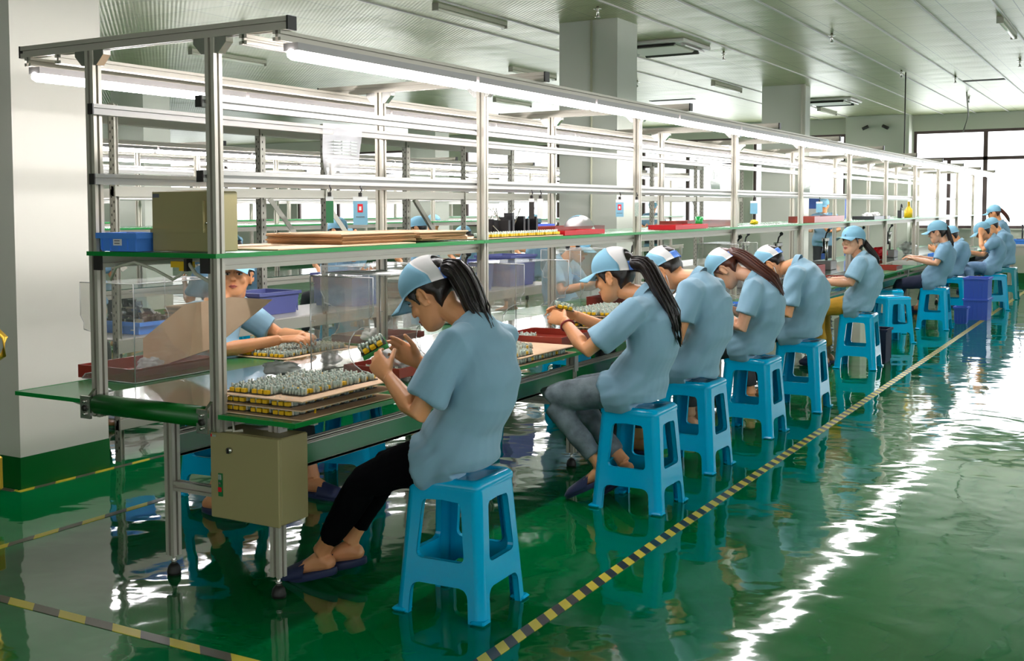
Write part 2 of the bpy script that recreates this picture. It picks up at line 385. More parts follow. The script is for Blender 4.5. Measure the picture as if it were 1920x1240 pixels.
def add_hand(mb, wr, d, nrm, side, curl=.5, thumb=.5, k=1.0):
    """wrist, direction to knuckles, palm normal, side: +1 puts the thumb on d x n"""
    d = Vector(d).normalized(); nrm = Vector(nrm); nrm = (nrm-d*nrm.dot(d)).normalized(); s = d.cross(nrm).normalized()*side
    rings = []
    for t, wd, th in ((-.02, .024, .018), (.0, .026, .017), (.03, .034, .015), (.06, .039, .0135), (.083, .038, .011)):
        c = wr+d*t*k; rings.append([c+s*math.cos(2*PI*i/12)*wd*k+nrm*math.sin(2*PI*i/12)*th*k for i in range(12)])
    mb.loft(rings)
    for i, (o, L, bk, cf) in enumerate(((.028, .068, .078, .85), (.0095, .077, .083, 1.0), (-.0095, .071, .081, 1.1), (-.0275, .056, .073, 1.2))):
        finger(mb, wr+d*bk*k+s*o*k, (d+s*o*2.2).normalized(), nrm, L*k, .0088*k, curl*cf)
    tb = wr+d*.022*k+s*.026*k+nrm*.004; td = (d*.75+s*.62+nrm*.35*thumb*2).normalized()
    pts = [tb-td*.01, tb, tb+td*.034*k]; td2 = (td+nrm*.45*thumb-s*.5*thumb).normalized(); pts += [pts[-1]+td2*.028*k, pts[-1]+td2*.05*k]
    mb.tube(pts, [.0135*k, .0135*k, .0105*k, .009*k, .0078*k], n=8, ref=nrm, round_ends=True)
def add_foot(mb, ank, d, up=V(0, 0, 1)):
    d = Vector(d).normalized(); s = up.cross(d).normalized(); h = .075
    base = ank-up*h; rings = []
    for t, wd, z0, z1 in ((-.055, .018, .012, .03), (-.045, .030, .0, .05), (-.01, .034, .0, .08), (.03, .034, .004, .078), (.08, .040, .006, .055), (.13, .045, .0, .036), (.165, .040, .0, .026), (.185, .022, .004, .018)):
        c = base+d*t+up*(z0+z1)/2; rings.append([c+s*math.cos(2*PI*i/12)*wd+up*math.sin(2*PI*i/12)*(z1-z0)/2 for i in range(12)])
    mb.loft(rings)
def sandal(parent, ank, d, mt, up=V(0, 0, 1)):
    d = Vector(d).normalized(); s = up.cross(d).normalized(); base = ank-up*.083; mb = MB(); o = []
    for k in range(20):
        t = 2*PI*k/20; L = math.cos(t); o.append((.065+.135*L, .048*math.sin(t)*(1+.12*L)))
    mb.loft([[base+d*a*q+s*b*q+up*z for a, b in o] for z, q in ((-.012, .95), (-.008, 1), (.008, 1), (.016, .97))])
    rings = []   # vamp arching over the forefoot
    for t, wd, hh in ((.055, .050, .066), (.09, .052, .058), (.14, .051, .047), (.18, .042, .036), (.2, .02, .02)):
        rings.append([base+d*t+s*math.cos(PI*i/10)*wd+up*(.006+math.sin(PI*i/10)*hh) for i in range(11)]+[base+d*t+s*math.cos(PI*i/10)*(wd-.004)+up*(.004+math.sin(PI*i/10)*(hh-.005)) for i in range(10, -1, -1)])
    mb.loft(rings, caps=False)
    return mb.build('sandal', mt, parent)
def wrinkle(amp, sd):
    def f(c):
        if amp > .007:   # soft folds running diagonally down from the armpits, and creases round the waist
            w_ = noise.noise(c*5+V(sd, 0, 0))*.25; k = max(0, min(1, (.80-c.z)/.25))
            p = c.x*.80+c.z*.55+w_*.10; q = -c.x*.55+c.z*.80
            d = noise.noise(V(p*15+sd, c.y*5, q*2.6)); g_ = noise.noise(V(c.x*4+sd, c.y*4, c.z*22+c.x*12+w_)); h_ = noise.noise(c*6+V(0, sd, 0))
            e_ = noise.noise(V(p*26+sd, c.y*8, q*3.5+4)); return amp*(2.1*d+1.3*g_*k+.9*h_+.5*e_)
        a = noise.noise(V(c.x*9+sd, c.y*6, c.z*13+c.x*7)); b = noise.noise(V(c.x*20, c.y*17+sd, c.z*24+c.y*9))
        return amp*(a*1.2-.5*abs(b))
    return f
def make_person(label, group, loc, rot, hip=(0, .53), neck=(0, 1.0), head=(.13, 1.07), pitch=35, yaw=0, roll=0, bulge=.06, sh=.165,
                el=((.04, .23, .69), (.04, -.23, .69)), wr=((.2, .14, .80), (.2, -.12, .80)), hd=((1, -.3, .5), (1, .3, .5)), pn=((0, -1, .3), (0, 1, .3)),
                kn=((.38, .1, .5), (.38, -.1, .5)), an=((.4, .1, .09), (.4, -.1, .09)), ft=((1, 0, 0), (1, 0, 0)),
                trousers='dark_cloth', hair='pony', hair_mt='hair', cap='white', mask=False, voxel=.0055, skin='skin', curl=.5, pony=None, sleeve=.78, band=False,
                shoes='navy', vis=True, gloves=False, cuff=1.0, lowcut=False, legs=True, brim=1.0, girth=1.0, feet=True):
    P = empty('person', (loc[0], loc[1], 0), label, 'person', group, rot)
    hz = V(hip[0], 0, hip[1]); nk = V(neck[0], neck[2] if len(neck) > 2 else 0, neck[1]); hc = V(head[0], head[2] if len(head) > 2 else 0, head[1])
    H = Matrix.Translation(hc) @ Matrix.Rotation(math.radians(yaw), 4, 'Z') @ Matrix.Rotation(math.radians(pitch), 4, 'Y') @ Matrix.Rotation(math.radians(roll), 4, 'X')
    def spine(t):
        p = hz.lerp(nk, t); return p+V(-bulge*math.sin(PI*min(1, t*1.0))*1.0, 0, 0)
    shp = [spine(.86)+V(-.005, s*sh, .0) for s in (1, -1)]; el = [V(*e) for e in el]; wr = [V(*e) for e in wr]; kn = [V(*e) for e in kn]; an = [V(*e) for e in an]
    g = girth
    # ---- body (one skin)
    b = MB(); nf = .88 if pony else .97
    add_head(b, H)
    b.tube([H@V(-.028, 0, -.03), H@V(-.032, 0, -.08), nk+V(.006, 0, -.005), spine(.86)+V(.01, 0, 0)], [(.05, .052), (.049*nf, .050*nf), (.050, .048), (.09, .05)], ref=(1, 0, 0), n=14)
    b.tube([spine(.95), spine(.7), spine(.4), spine(.1)], [(.09, .05), (.12, .075), (.11, .07), (.12, .07)], ref=(1, 0, 0), n=14)
    for i in (0, 1):
        side = 1 if i == 0 else -1; u = shp[i]; e = el[i]; w_ = wr[i]
        b.tube([spine(.85), u, u.lerp(e, .5), e, e.lerp(w_, .3), e.lerp(w_, .7), w_], [.04, .045, .041, .035, .038, .030, (.022, .026)], n=12)
        if voxel < .009 or True: add_hand(b, w_+(w_-e).normalized()*.012, hd[i], pn[i], -side, curl=curl)
    if legs:
        for i in (0, 1):
            k_, a_ = kn[i], an[i]; s = 1 if i == 0 else -1
            b.tube([spine(.12), hz+V(.03, s*.08, 0), k_, k_.lerp(a_, .5), a_+(k_-a_).normalized()*.03, a_], [.06, .06, .045, .04, .032, .036], n=10)
            if feet: add_foot(b, a_, ft[i])
    body = remeshed(b, 'body', voxel, M[skin], P, smooth=2)
    # ---- face details
    if vis:
        for s in (1, -1):
            e = MB(); R4 = H.to_quaternion().to_matrix()
            e.ell(H@V(.0775, s*.031, -.001), (.006, .0145, .0058), M['eye_white'], R=R4, n=10, l=6)
            e.ell(H@V(.0815, s*.030, -.001), (.0035, .0062, .0060), M['hair'], R=R4, n=8, l=6)
            e.tube([H@V(.083, s*.016, .006), H@V(.0835, s*.030, .0085), H@V(.077, s*.046, .004)], .002, M['hair'], n=5)
            e.build('eye', None, P)
            q = MB(); q.tube([H@V(.088, s*.014, .026), H@V(.088, s*.030, .031), H@V(.078, s*.048, .027)], [.002, .003, .0015], n=5); q.build('eyebrow', M['hair'], P)
        q = MB(); q.tube([H@V(.085, -.020, -.064), H@V(.0935, -.007, -.0605), H@V(.095, 0, -.062), H@V(.0935, .007, -.0605), H@V(.085, .020, -.064)], [(.003, .002), (.004, .0045), (.004, .004), (.004, .0045), (.003, .002)], n=8)
        q.tube([H@V(.086, -.016, -.067), H@V(.094, 0, -.071), H@V(.086, .016, -.067)], [(.003, .002), (.0045, .0055), (.003, .002)], n=8); q.build('lips', M['lip'], P)
    # ---- hair
    q = MB(); secs = []
    for z, xf, xb, hw in HEADSEC[2 if hair != 'short' else 4:]:
        if z < -.05: secs.append((z, -.03, xb-.004, hw*.8))
        elif z < .0: secs.append((z, -.025, xb-.004, hw+.003))
        elif z < .02: secs.append((z, .035, xb-.004, hw+.003))
        else: secs.append((z, xf-.010, xb-.004, hw+.003))
    q.loft([[H@v for v in r] for r in head_rings(secs, .004, 18)])
    for s in (1, -1):      # lock in front of the ear
        q.tube([H@V(.045, s*.068, .03), H@V(.030, s*.074, .0), H@V(.022, s*.073, -.03 if hair != 'short' else -.008)], [(.004, .016), (.004, .012), (.003, .004)], n=8, ref=tuple(H.to_3x3()@V(1, 0, 0)))
    hr = remeshed(q, 'hair', max(voxel, .006), M[hair_mt], P, smooth=2)
    if pony:
        q = MB(); p0 = H@V(-.095, 0, .035); pts = [H@V(-.06, 0, .04), p0]+[V(*p) for p in pony[0]]; rr = pony[1]; n = len(pts)
        def path(t):
            x = t*(n-1); i = min(int(x), n-2); f = x-i; a = pts[max(i-1, 0)]; b_ = pts[i]; c = pts[i+1]; d = pts[min(i+2, n-1)]
            return .5*((2*b_)+(c-a)*f+(2*a-5*b_+4*c-d)*f*f+(3*b_-a-3*c+d)*f**3)
        N = 16
        rad = [rr*(.5+.5*math.sin(PI*min(1, .08+(i/N)*.9)))*(1 if i < N*.75 else max(.15, 1-(i-N*.75)/(N*.25)*.85)) for i in range(N+1)]
        q.tube([path(i/N) for i in range(N+1)], [(r, r*.75) for r in rad], n=14)
        rnd = random.Random(5)
        for j in range(34):
            a = rnd.uniform(0, 2*PI); kx = rnd.uniform(.75, 1.06); L0 = rnd.uniform(.05, .35); L1 = rnd.uniform(.8, 1.0); pp = []
            for i in range(9):
                t = L0+(L1-L0)*i/8; c = path(t); r = rad[min(N, int(t*N))]*kx; dx = path(min(1, t+.02))-path(max(0, t-.02)); dx.normalize()
                xa = dx.cross(V(0, 1, .2)).normalized(); ya = xa.cross(dx); sp = 1+.55*max(0, t-.7)/.3*rnd.random()
                pp.append(c+xa*math.cos(a)*r*sp*.8+ya*math.sin(a)*r*sp)
            q.tube(pp, [.003]*2+[.005]*5+[.0035, .001], n=5)
        po = q.build('ponytail', M[hair_mt], P)
        q = MB(); c = path(.09); dx = (path(.14)-path(.04)).normalized(); xa = dx.cross(V(0, 1, .1)).normalized(); ya = xa.cross(dx)
        q.tube([c+(xa*math.cos(2*PI*i/24)+ya*math.sin(2*PI*i/24))*(rr*.62+.006*math.sin(i*2.6)) for i in range(25)], [.011+.003*math.sin(i*1.9) for i in range(25)], n=7); q.build('hair_tie', M['hair'], po)
    # ---- cap
    if cap:
        cen = V(-.004, 0, .046); ra = V(.107, .0905, .090)
        def cp(xa, side, k=1.0, sh_=.72):   # xa -1 back .. 1 front, side 0..1 from the left rim over the crown to the right rim
            s_ = math.sqrt(max(0, 1-xa*xa)); t = (side-.5)*2
            q_ = abs(t); rimz = -.020-.022*max(0, -xa)
            if q_ > .82: yy, zz = math.copysign(1, t), 0; dz = rimz*(q_-.82)/.18
            else: a_ = t/.82*PI/2; yy, zz, dz = math.sin(a_), math.cos(a_), 0
            d_ = V(xa+sh_*s_*zz*(1 if xa < .3 else max(0, 1-(xa-.3)/.5)), s_*yy, s_*zz); d_.normalize()
            return H@(cen+V(d_.x*ra.x*k, d_.y*ra.y*k, d_.z*ra.z*k+dz))
        def dome(x0, x1, mt, nm, par, s0=0.0, s1=1.0, n=8, m_=26):
            q = MB(); vs = []
            for kk in (1.0, .965):
                for i in range(n+1):
                    xa = math.cos(math.acos(x0)+(math.acos(x1)-math.acos(x0))*i/n)
                    for j in range(m_+1): vs.append(cp(xa, s0+(s1-s0)*j/m_, kk))
            N0 = (n+1)*(m_+1); fs = []
            for i in range(n):
                for j in range(m_): a_ = i*(m_+1)+j; fs += [(a_, a_+1, a_+m_+2, a_+m_+1), (N0+a_+m_+1, N0+a_+m_+2, N0+a_+1, N0+a_)]
            for i in range(n):
                for j in (0, m_): a_ = i*(m_+1)+j; c_ = a_+m_+1; fs.append((a_, c_, N0+c_, N0+a_))
            for j in range(m_):
                for i in (0, n): a_ = i*(m_+1)+j; fs.append((a_, a_+1, N0+a_+1, N0+a_))
            q.add(vs, fs, None, True); return q.build(nm, M[mt], par)
        if cap == 'white':
            co = dome(.999, -.54, 'cap_blue', 'cap', P, n=14); dome(-.54, -.86, 'cap_white', 'back_panel', co)
            for s0, s1 in ((.0, .11), (.89, 1.0)): dome(-.86, -.999, 'strap', 'strap', co, s0, s1, n=8, m_=3)
        else: co = dome(.999, -.999, 'cap_blue', 'cap', P, n=20)
        v = MB(); rings = []; nb = 13
        for j in range(6):
            t = j/5; ring = []
            for i in range(nb):
                a = (i/(nb-1)-.5)*2.0; x0 = cen.x+ra.x*math.cos(a)*.97; y0 = ra.y*math.sin(a)*.97
                ext = .078*brim*t*(math.cos(a*.95)**.6 if abs(a) < 1.5 else .05); z = cen.z-.014-.016*t-.028*(math.sin(a)**2)*t
                ring.append(V(x0+ext, y0*(1+.04*t), z))
            rings.append(ring)
        top = [H@p for r in rings for p in r]; bot = [H@(p-V(0, 0, .0035)) for r in rings for p in r]; N0 = len(top); fs = []
        for j in range(5):
            for i in range(nb-1):
                a_ = j*nb+i; fs += [(a_, a_+1, a_+nb+1, a_+nb), (N0+a_+nb, N0+a_+nb+1, N0+a_+1, N0+a_)]
        for i in range(nb-1): a_ = 5*nb+i; fs.append((a_, a_+1, N0+a_+1, N0+a_))
        v.add(top+bot, fs, None, True); v.build('visor', M['cap_blue'], co)
        v = MB(); v.ell(H@(cen+V(.028, 0, ra.z*.955)), (.007, .007, .004), n=8, l=5); v.build('cap_button', M['cap_blue'], co)
    if mask:
        q = MB(); rings = []
        for z, xf, hw in ((-.022, .098, .040), (-.045, .108, .058), (-.070, .106, .062), (-.100, .094, .052), (-.122, .075, .030)):
            rings.append([H@V(xf-.06+.06*math.cos(a), hw*math.sin(a)*1.02, z) for a in [(-.5+i/10)*PI*.98 for i in range(11)]])
        vs = [p for r in rings for p in r]; q.add(vs, [(j*11+i, j*11+i+1, (j+1)*11+i+1, (j+1)*11+i) for j in range(4) for i in range(10)], None, True)
        mo = q.build('face_mask', M['mask'], P)
        sl = MB()
        for s in (1, -1):
            sl.tube([H@V(.045, s*.061, -.035), H@V(.02, s*.075, -.01), H@V(-.008, s*.080, .018)], .0016, n=5)
            sl.tube([H@V(.035, s*.056, -.105), H@V(.01, s*.068, -.08), H@V(-.012, s*.082, -.04)], .0016, n=5)
        sl.build('ear_loop', M['mask'], mo)
    # ---- shirt
    t_ = MB(); up = (1, 0, 0)
    prof_ = [(-.13, .170, .135), (-.04, .182, .143), (.08, .176, .135), (.22, .160, .118), (.38, .158, .112), (.55, .164, .114), (.70, .172, .112), (.82, .170, .098), (.92, .130, .078), (.985, .078, .062), (1.01, .062, .058)]
    rings = []
    for t, wy, dx in prof_:
        c = spine(max(t, 0)) if t >= 0 else hz+V(0, 0, (nk-hz).length*t)
        c = c+V(.02 if t < .3 else .0, 0, 0); tg = (spine(min(1, t+.08))-spine(max(0, t-.08))).normalized() if t > .05 else V(0, 0, 1)
        ya = V(0, 1, 0); xa = ya.cross(tg).normalized()
        rings.append([c+xa*math.cos(2*PI*i/24)*dx*g*(1.0 if math.cos(2*PI*i/24) > 0 else .98)+ya*math.copysign(abs(math.sin(2*PI*i/24))**.85, math.sin(2*PI*i/24))*wy*g for i in range(24)])
    t_.loft(rings)
    for i in (0, 1):
        s = 1 if i == 0 else -1; u = shp[i]; e = el[i]; q1 = u.lerp(e, sleeve)
        t_.tube([u+V(0, -s*.06, .0), u+V(0, -s*.0, -.004), u.lerp(q1, .35), u.lerp(q1, .75), q1], [(.065, .062), (.068, .066), .066, .064, .066], n=14)
    if legs:   # the hem lies over the thighs
        for i in (0, 1):
            s = 1 if i == 0 else -1; a0 = hz+V(.0, s*.075, -.01); t_.tube([a0, a0.lerp(kn[i], .12), a0.lerp(kn[i], .34)], [.105, .108, .104], n=14)
    sw = remeshed(t_, 'shirt', max(voxel*1.2, .0065), M['shirt'] if voxel < .009 else M['shirt_far'], P, smooth=6, disp=wrinkle(.0085, loc[1]*3))
    q = MB(); rings = []; tgn = ((H@V(-.03, 0, -.09)-nk).normalized()+(spine(1)-spine(.85)).normalized()).normalized(); xa = V(0, 1, 0).cross(tgn).normalized()
    for h, r in ((-.026, .074), (-.006, .069), (.010, .066), (.012, .061), (-.006, .061)):
        rings.append([nk+V(.004, 0, -.005)+tgn*(h-(.022 if math.cos(2*PI*i/20) > .5 and h > 0 else 0))+xa*math.cos(2*PI*i/20)*r+V(0, 1, 0)*math.sin(2*PI*i/20)*r for i in range(20)])
    q.loft(rings, caps=False); q.build('collar', M['shirt'], sw)
    # ---- trousers
    if legs:
        q = MB(); q.ell(hz+V(.01, 0, .01), (.10*g, .150*g, .085), n=16, l=10)
        for i in (0, 1):
            s = 1 if i == 0 else -1; a0 = hz+V(.01, s*.085, .0); k_ = kn[i]; a_ = an[i]; e_ = k_.lerp(a_, .86*cuff)
            q.tube([a0, a0.lerp(k_, .4), a0.lerp(k_, .85), k_, k_.lerp(e_, .12), k_.lerp(e_, .45), e_], [.080, .082, .068, .062, .060, .056, .044], n=14)
        remeshed(q, 'trousers', max(voxel*1.3, .008), M[trousers], P, smooth=4, disp=wrinkle(.006, 3+loc[1]))
        if feet and shoes:
            for i in (0, 1): sandal(P, an[i], ft[i], M[shoes])
    if band:
        e, w_ = el[0], wr[0]; d = (w_-e).normalized(); c = w_-d*.03; q = MB(); xa = d.cross(V(0, 0, 1)).normalized(); ya = xa.cross(d)
        q.tube([c+xa*math.cos(2*PI*i/16)*.033+ya*math.sin(2*PI*i/16)*.030 for i in range(17)], .005, n=6); q.build('wristband', M['red_band'], P)
    return P

# ------------------------------------------------------------------ the hall
CZ, YB, XL, XR, YF = 3.1, 20.5, -22.0, 7.0, -9.0
q = MB(); q.box((XL, YF, -.1), (XR, YB, 0)); struct(q.build('floor', M['floor']))
q = MB(); q.box((XL, YF, CZ), (XR, YB, CZ+.1)); struct(q.build('ceiling', M['ceiling']))
SILL, TOP, TR = .97, 2.80, 2.265
def wall(name, axis, at, a0, a1, wins, thick=.2, sgn=1):
    """a wall along x (axis 0) or y (axis 1) with window openings wins=[(lo, hi)]"""
    w_ = MB()
    def bx(lo, hi, z0, z1, m_=None, t0=0.0, t1=thick):
        A, B = (at+sgn*t0, at+sgn*t1) if sgn > 0 else (at+sgn*t1, at+sgn*t0)
        if axis == 0: w_.box((lo, A, z0), (hi, B, z1), m_)
        else: w_.box((A, lo, z0), (B, hi, z1), m_)
    e = a0
    for lo, hi in wins: bx(e, lo, 0, CZ, M['wall']); bx(lo, hi, 0, SILL, M['wall']); bx(lo, hi, TOP, CZ, M['wall']); e = hi
    bx(e, a1, 0, CZ, M['wall']); bx(a0, a1, 0, .16, M['green_paint'], -.006, 0)
    return struct(w_.build(name))
WN = [0]
def window(axis, at, lo, hi, mull, low_mull=(), sgn=1):
    WN[0] += 1; n = 'window_%d' % WN[0]; f = MB(); t = .03
    def bar(l, h, z0, z1):
        a, b = sorted((at+sgn*.05, at+sgn*.11))
        if axis == 0: f.box((l, a, z0), (h, b, z1))
        else: f.box((a, l, z0), (b, h, z1))
    bar(lo, hi, TOP-.05, TOP); bar(lo, hi, SILL, SILL+.05); bar(lo, hi, TR-.03, TR+.03); bar(lo, lo+.05, SILL+.05, TOP-.05); bar(hi-.05, hi, SILL+.05, TOP-.05)
    for m_ in mull: bar(m_-.035, m_+.035, SILL+.05, TOP-.05)
    for m_ in low_mull: bar(m_-.03, m_+.03, SILL+.05, TR-.03)
    o = struct(f.build(n, M['window_frame']))
    g = MB(); y = at+sgn*.08
    if axis == 0: g.box((lo+.05, y-.003, SILL+.05), (hi-.05, y+.003, TOP-.05))
    else: g.box((y-.003, lo+.05, SILL+.05), (y+.003, hi-.05, TOP-.05))
    g.build('window_pane', M['pane'], o)
    s_ = MB(); a, b = sorted((at-sgn*.05, at+sgn*.05))
    if axis == 0: s_.box((lo-.05, a, SILL-.03), (hi+.05, b, SILL))
    else: s_.box((a, lo-.05, SILL-.03), (b, hi+.05, SILL))
    s_.build('window_sill', M['wall'], o)
bw = [(-21, -17.2), (-16, -12.2), (-11, -7.4), (-6.6, -4.6), (-4.2, -2.38), (-1.14, 4.0), (4.4, 6.6)]
wall('wall_back', 0, YB, XL, XR, bw)
for lo, hi in bw:
    n = max(1, round((hi-lo)/1.3)); ms = [lo+(hi-lo)*i/n for i in range(1, n)]
    if lo == -1.14: window(0, YB, lo, hi, (.10, 1.95), (-.52, 1.0, 2.9))
    else: window(0, YB, lo, hi, ms)
rw = [(YF+1+i*4.9, YF+1+i*4.9+4.2) for i in range(6)]
wall('wall_right', 1, XR, YF, YB, rw)
for lo, hi in rw: window(1, XR, lo, hi, (lo+1.4, lo+2.8))
wall('wall_left', 1, XL, YF, YB, [(2, 7), (8.5, 13.5), (15, 19.5)], sgn=-1)
for lo, hi in ((2, 7), (8.5, 13.5), (15, 19.5)): window(1, XL, lo, hi, (lo+1.6, lo+3.2), sgn=-1)
wall('wall_front', 0, YF, XL, XR, [(-5, 0), (1, 6)], sgn=-1)
for lo, hi in ((-5, 0), (1, 6)): window(0, YF, lo, hi, (lo+1.6, lo+3.3), sgn=-1)
def pillar(x0, x1, y0, y1, label, mt='pillar', z0g=.16, conduit=False):
    o = empty('pillar', ((x0+x1)/2, (y0+y1)/2, 0), label, 'pillar'); o['kind'] = 'structure'
    cx, cy_ = (x0+x1)/2, (y0+y1)/2
    q = MB(); q.box((x0-cx, y0-cy_, z0g), (x1-cx, y1-cy_, CZ)); q.build('shaft', M[mt], o)
    q = MB(); q.box((x0-cx-.003, y0-cy_-.003, 0), (x1-cx+.003, y1-cy_+.003, z0g)); q.build('painted_base', M['green_paint'], o)
    if conduit:
        q = MB(); q.tube([(x0-cx+.33, y0-cy_-.012, .2), (x0-cx+.33, y0-cy_-.012, CZ)], .011, n=8); q.build('conduit', M['cream'], o)
    return o
pillar(-2.62, -1.955, .70, 1.27, 'white pillar with green painted base beside the near end of the assembly line')
pillar(-1.97, -1.39, 6.84, 7.31, 'grey pillar rising behind the assembly line, nearer of the two in the middle', 'pillar_grey', conduit=True)
pillar(-2.03, -1.46, 13.6, 14.03, 'grey pillar farther down the line, with a white pipe on its edge', 'pillar_grey')
pillar(-2.30, -1.155, 20.1, 20.5, 'wide wall pillar between the windows of the back wall', 'wall')
for i, (x, y) in enumerate(((-8.2, 1.0), (-8.2, 7.1), (-8.2, 13.8))): pillar(x, x+.55, y, y+.45, ('pillar far left behind the racks, nearest of its row', 'pillar far left behind the racks, second of its row', 'pillar far left behind the racks, third of its row')[i], 'pillar_grey')
q = MB(); q.tube([(-1.44, 13.57, .3), (-1.44, 13.57, CZ)], .03, n=10); tag(q.build('drain_pipe', M['pillar']), 'white vertical pipe on the front edge of the second grey pillar', 'pipe')
# security cameras on the wall pillar
for i, x in enumerate((-1.92, -1.56)):
    c = empty('security_camera', (x, 20.06, 2.9), ('small black security camera on the wall pillar, left one', 'small black security camera on the wall pillar, right one')[i], 'camera')
    q = MB(); q.tube([(0, .04, .0), (0, -.03, .0)], .012, n=8); q.build('mount', M['white_metal'], c)
    q = MB(); q.tube([(-.05*(1-2*i), -.06, -.05), (.05*(1-2*i), -.03, .0)], .032, n=10); q.build('camera_body', M['cap_black'], c)

# ceiling fittings
def ceil_lamp(x, y, label):
    c = empty('ceiling_lamp', (x, y, CZ), label, 'ceiling lamp')
    q = MB(); q.box((-.03, 0, -.035), (.03, 1.2, 0)); q.build('housing', M['lamp_cream'], c)
    
    for ye_ in (-.008, 1.2): q = MB(); q.box((-.03, ye_, -.062), (.03, ye_+.008, 0)); q.build('end_cap', M['dark_metal'], c)
    q = MB(); q.tube([(0, .01, -.049), (0, 1.19, -.049)], .014, n=10); q.build('tube', M['tube_off'], c)
for x, y, l in ((-2.37, 5.3, 'unlit ceiling tube lamp nearest the camera, above the line'), (-2.38, 12.5, 'unlit ceiling tube lamp between the two grey pillars'), (1.55, 8.7, 'unlit ceiling tube lamp at the upper right over the aisle'),
                (-6.0, 12.9, 'small far ceiling lamp seen above the lit tubes at the left pillar'), (-2.2, 17.6, 'unlit ceiling tube lamp just before the wall pillar'), (1.55, 15.6, 'far ceiling lamp over the aisle near the windows'),
                (-6.0, 6.2, 'ceiling lamp over the background line at the left'), (-3.9, 9.5, 'ceiling lamp behind the nearer grey pillar')): ceil_lamp(x, y, l)
def ac(x, y, label):
    c = empty('air_conditioner', (x, y, CZ), label, 'air conditioner')
    q = MB(); q.cbox((0, 0, -.02), (.84, .84, .04), bev=.01); q.build('grille_frame', M['white_metal'], c)
    q = MB(); q.cbox((0, 0, -.05), (.56, .56, .03), bev=.01); q.build('intake_grille', M['wall'], c)
    for s in range(4):
        v = MB(); R = Matrix.Rotation(s*PI/2, 4, 'Z'); v.cbox(R@V(.35, 0, -.045), (.09, .6, .015), rot=R@Matrix.Rotation(.5, 4, 'Y')); v.build('vane', M['cap_black'] if s % 2 else M['white_metal'], c)
ac(-1.72, 8.75, 'square white ceiling cassette air conditioner right of the nearer grey pillar')
ac(-1.72, 16.3, 'square white ceiling cassette air conditioner right of the farther grey pillar')
for i, (x, y, l) in enumerate(((.77, 14.47, 'dark slot opening in the ceiling at upper right'), (-3.9, 14.8, 'dark slot opening in the ceiling between the grey pillars'), (-5.2, 9.6, 'dark slot opening in the ceiling left of the nearer grey pillar'))):
    q = MB(); q.box((x-.28 if i else x-.27, y-.07, CZ-.006), (x+.45 if i else x+.27, y+.07, CZ+.002)); tag(q.build('ceiling_slot', M['hole']), l, 'opening')
spl = [(-1.3, 3.9), (-1.3, 6.2), (-1.3, 9.6), (.02, 8.9), (.02, 12.6), (.5, 13.7), (.25, 17), (1.4, 12.2), (-4.4, 5.2), (-3.2, 11.8)]
SL = ['sprinkler head over the near lit tubes', 'sprinkler head just left of the nearer grey pillar', 'sprinkler head behind the nearer grey pillar', 'sprinkler head in the upper middle of the ceiling', 'sprinkler head above the hanging rod', 'sprinkler head beside the dark ceiling slot', 'sprinkler head near the window wall', 'sprinkler head at the right over the aisle', 'sprinkler head at the far left of the ceiling', 'sprinkler head between the two grey pillars']
sp = None
for (x, y), l in zip(spl, SL):
    if sp is None:
        sp = empty('sprinkler', (x, y, CZ), l, 'sprinkler', 'ceiling sprinklers')
        q = MB(); q.tube([(0, 0, 0), (0, 0, -.09)], .012, n=8); q.build('stem', M['steel'], sp)
        q = MB(); q.tube([(0, 0, -.02), (0, 0, -.026)], .035, n=12); q.tube([(0, 0, -.088), (0, 0, -.094)], .022, n=12); q.build('plate', M['steel'], sp)
    else: copy_tree(sp, loc=(x, y, CZ), label=l)
# light T-bars in the ceiling
for i, x in enumerate((-2.81, -2.26, -.065, -.615, -1.165, .485, 1.035, 1.585, 2.135, 2.685)):
    q = MB(); q.box((x-.009, 3.5 if x < 0 else 2, CZ-.012), (x+.009, YB, CZ)); struct(q.build('trim_%d' % (i+1), M['white_metal']))
q = MB(); q.tube([(.02, 12.9, CZ), (.02, 12.9, 1.9)], .008, n=6); tag(q.build('hanging_rod', M['cap_black']), 'thin dark rod hanging from the ceiling over the line', 'rod')
q = MB(); q.tube([(.32, 16.2, CZ), (.35, 16.2, 2.75), (.28, 16.2, 2.5)], .012, n=6); tag(q.build('hanging_cable', M['white_metal']), 'short white cable hanging from the ceiling before the big window', 'cable')

# floor tapes
def tape(p0, p1, label, wdt=.05, mt='tape'):
    p0, p1 = V(*p0), V(*p1); d = (p1-p0).normalized(); n = V(-d.y, d.x, 0)*wdt/2; q = MB()
    q.add([p0-n, p1-n, p1+n, p0+n, *(v+V(0, 0, .002) for v in (p0-n, p1-n, p1+n, p0+n))], [(4, 5, 6, 7), (0, 1, 5, 4), (1, 2, 6, 5), (2, 3, 7, 6), (3, 0, 4, 7)]); return tag(q.build('hazard_tape', M[mt]), label, 'floor tape')
tape((1.085, -1.2, .0), (1.03, 20.0, 0), 'long black and yellow hazard tape along the aisle beside the stools')
tape((-1.93, .66, 0), (-1.90, 7, 0), 'black and yellow tape along the foot of the white pillar', .035, 'tape_worn')
tape((-2.7, .655, 0), (-1.96, .665, 0), 'short yellow tape across the front of the white pillar', .04, 'tape_worn')
tape((-1.21, -.45, 0), (-1.21, 8, 0), 'yellow striped tape on the floor between white pillar and line', .04, 'tape_worn')
tape((-1.6, -.42, 0), (1.05, -.40, 0), 'worn striped tape across the floor in front of the line', .05, 'tape_worn')

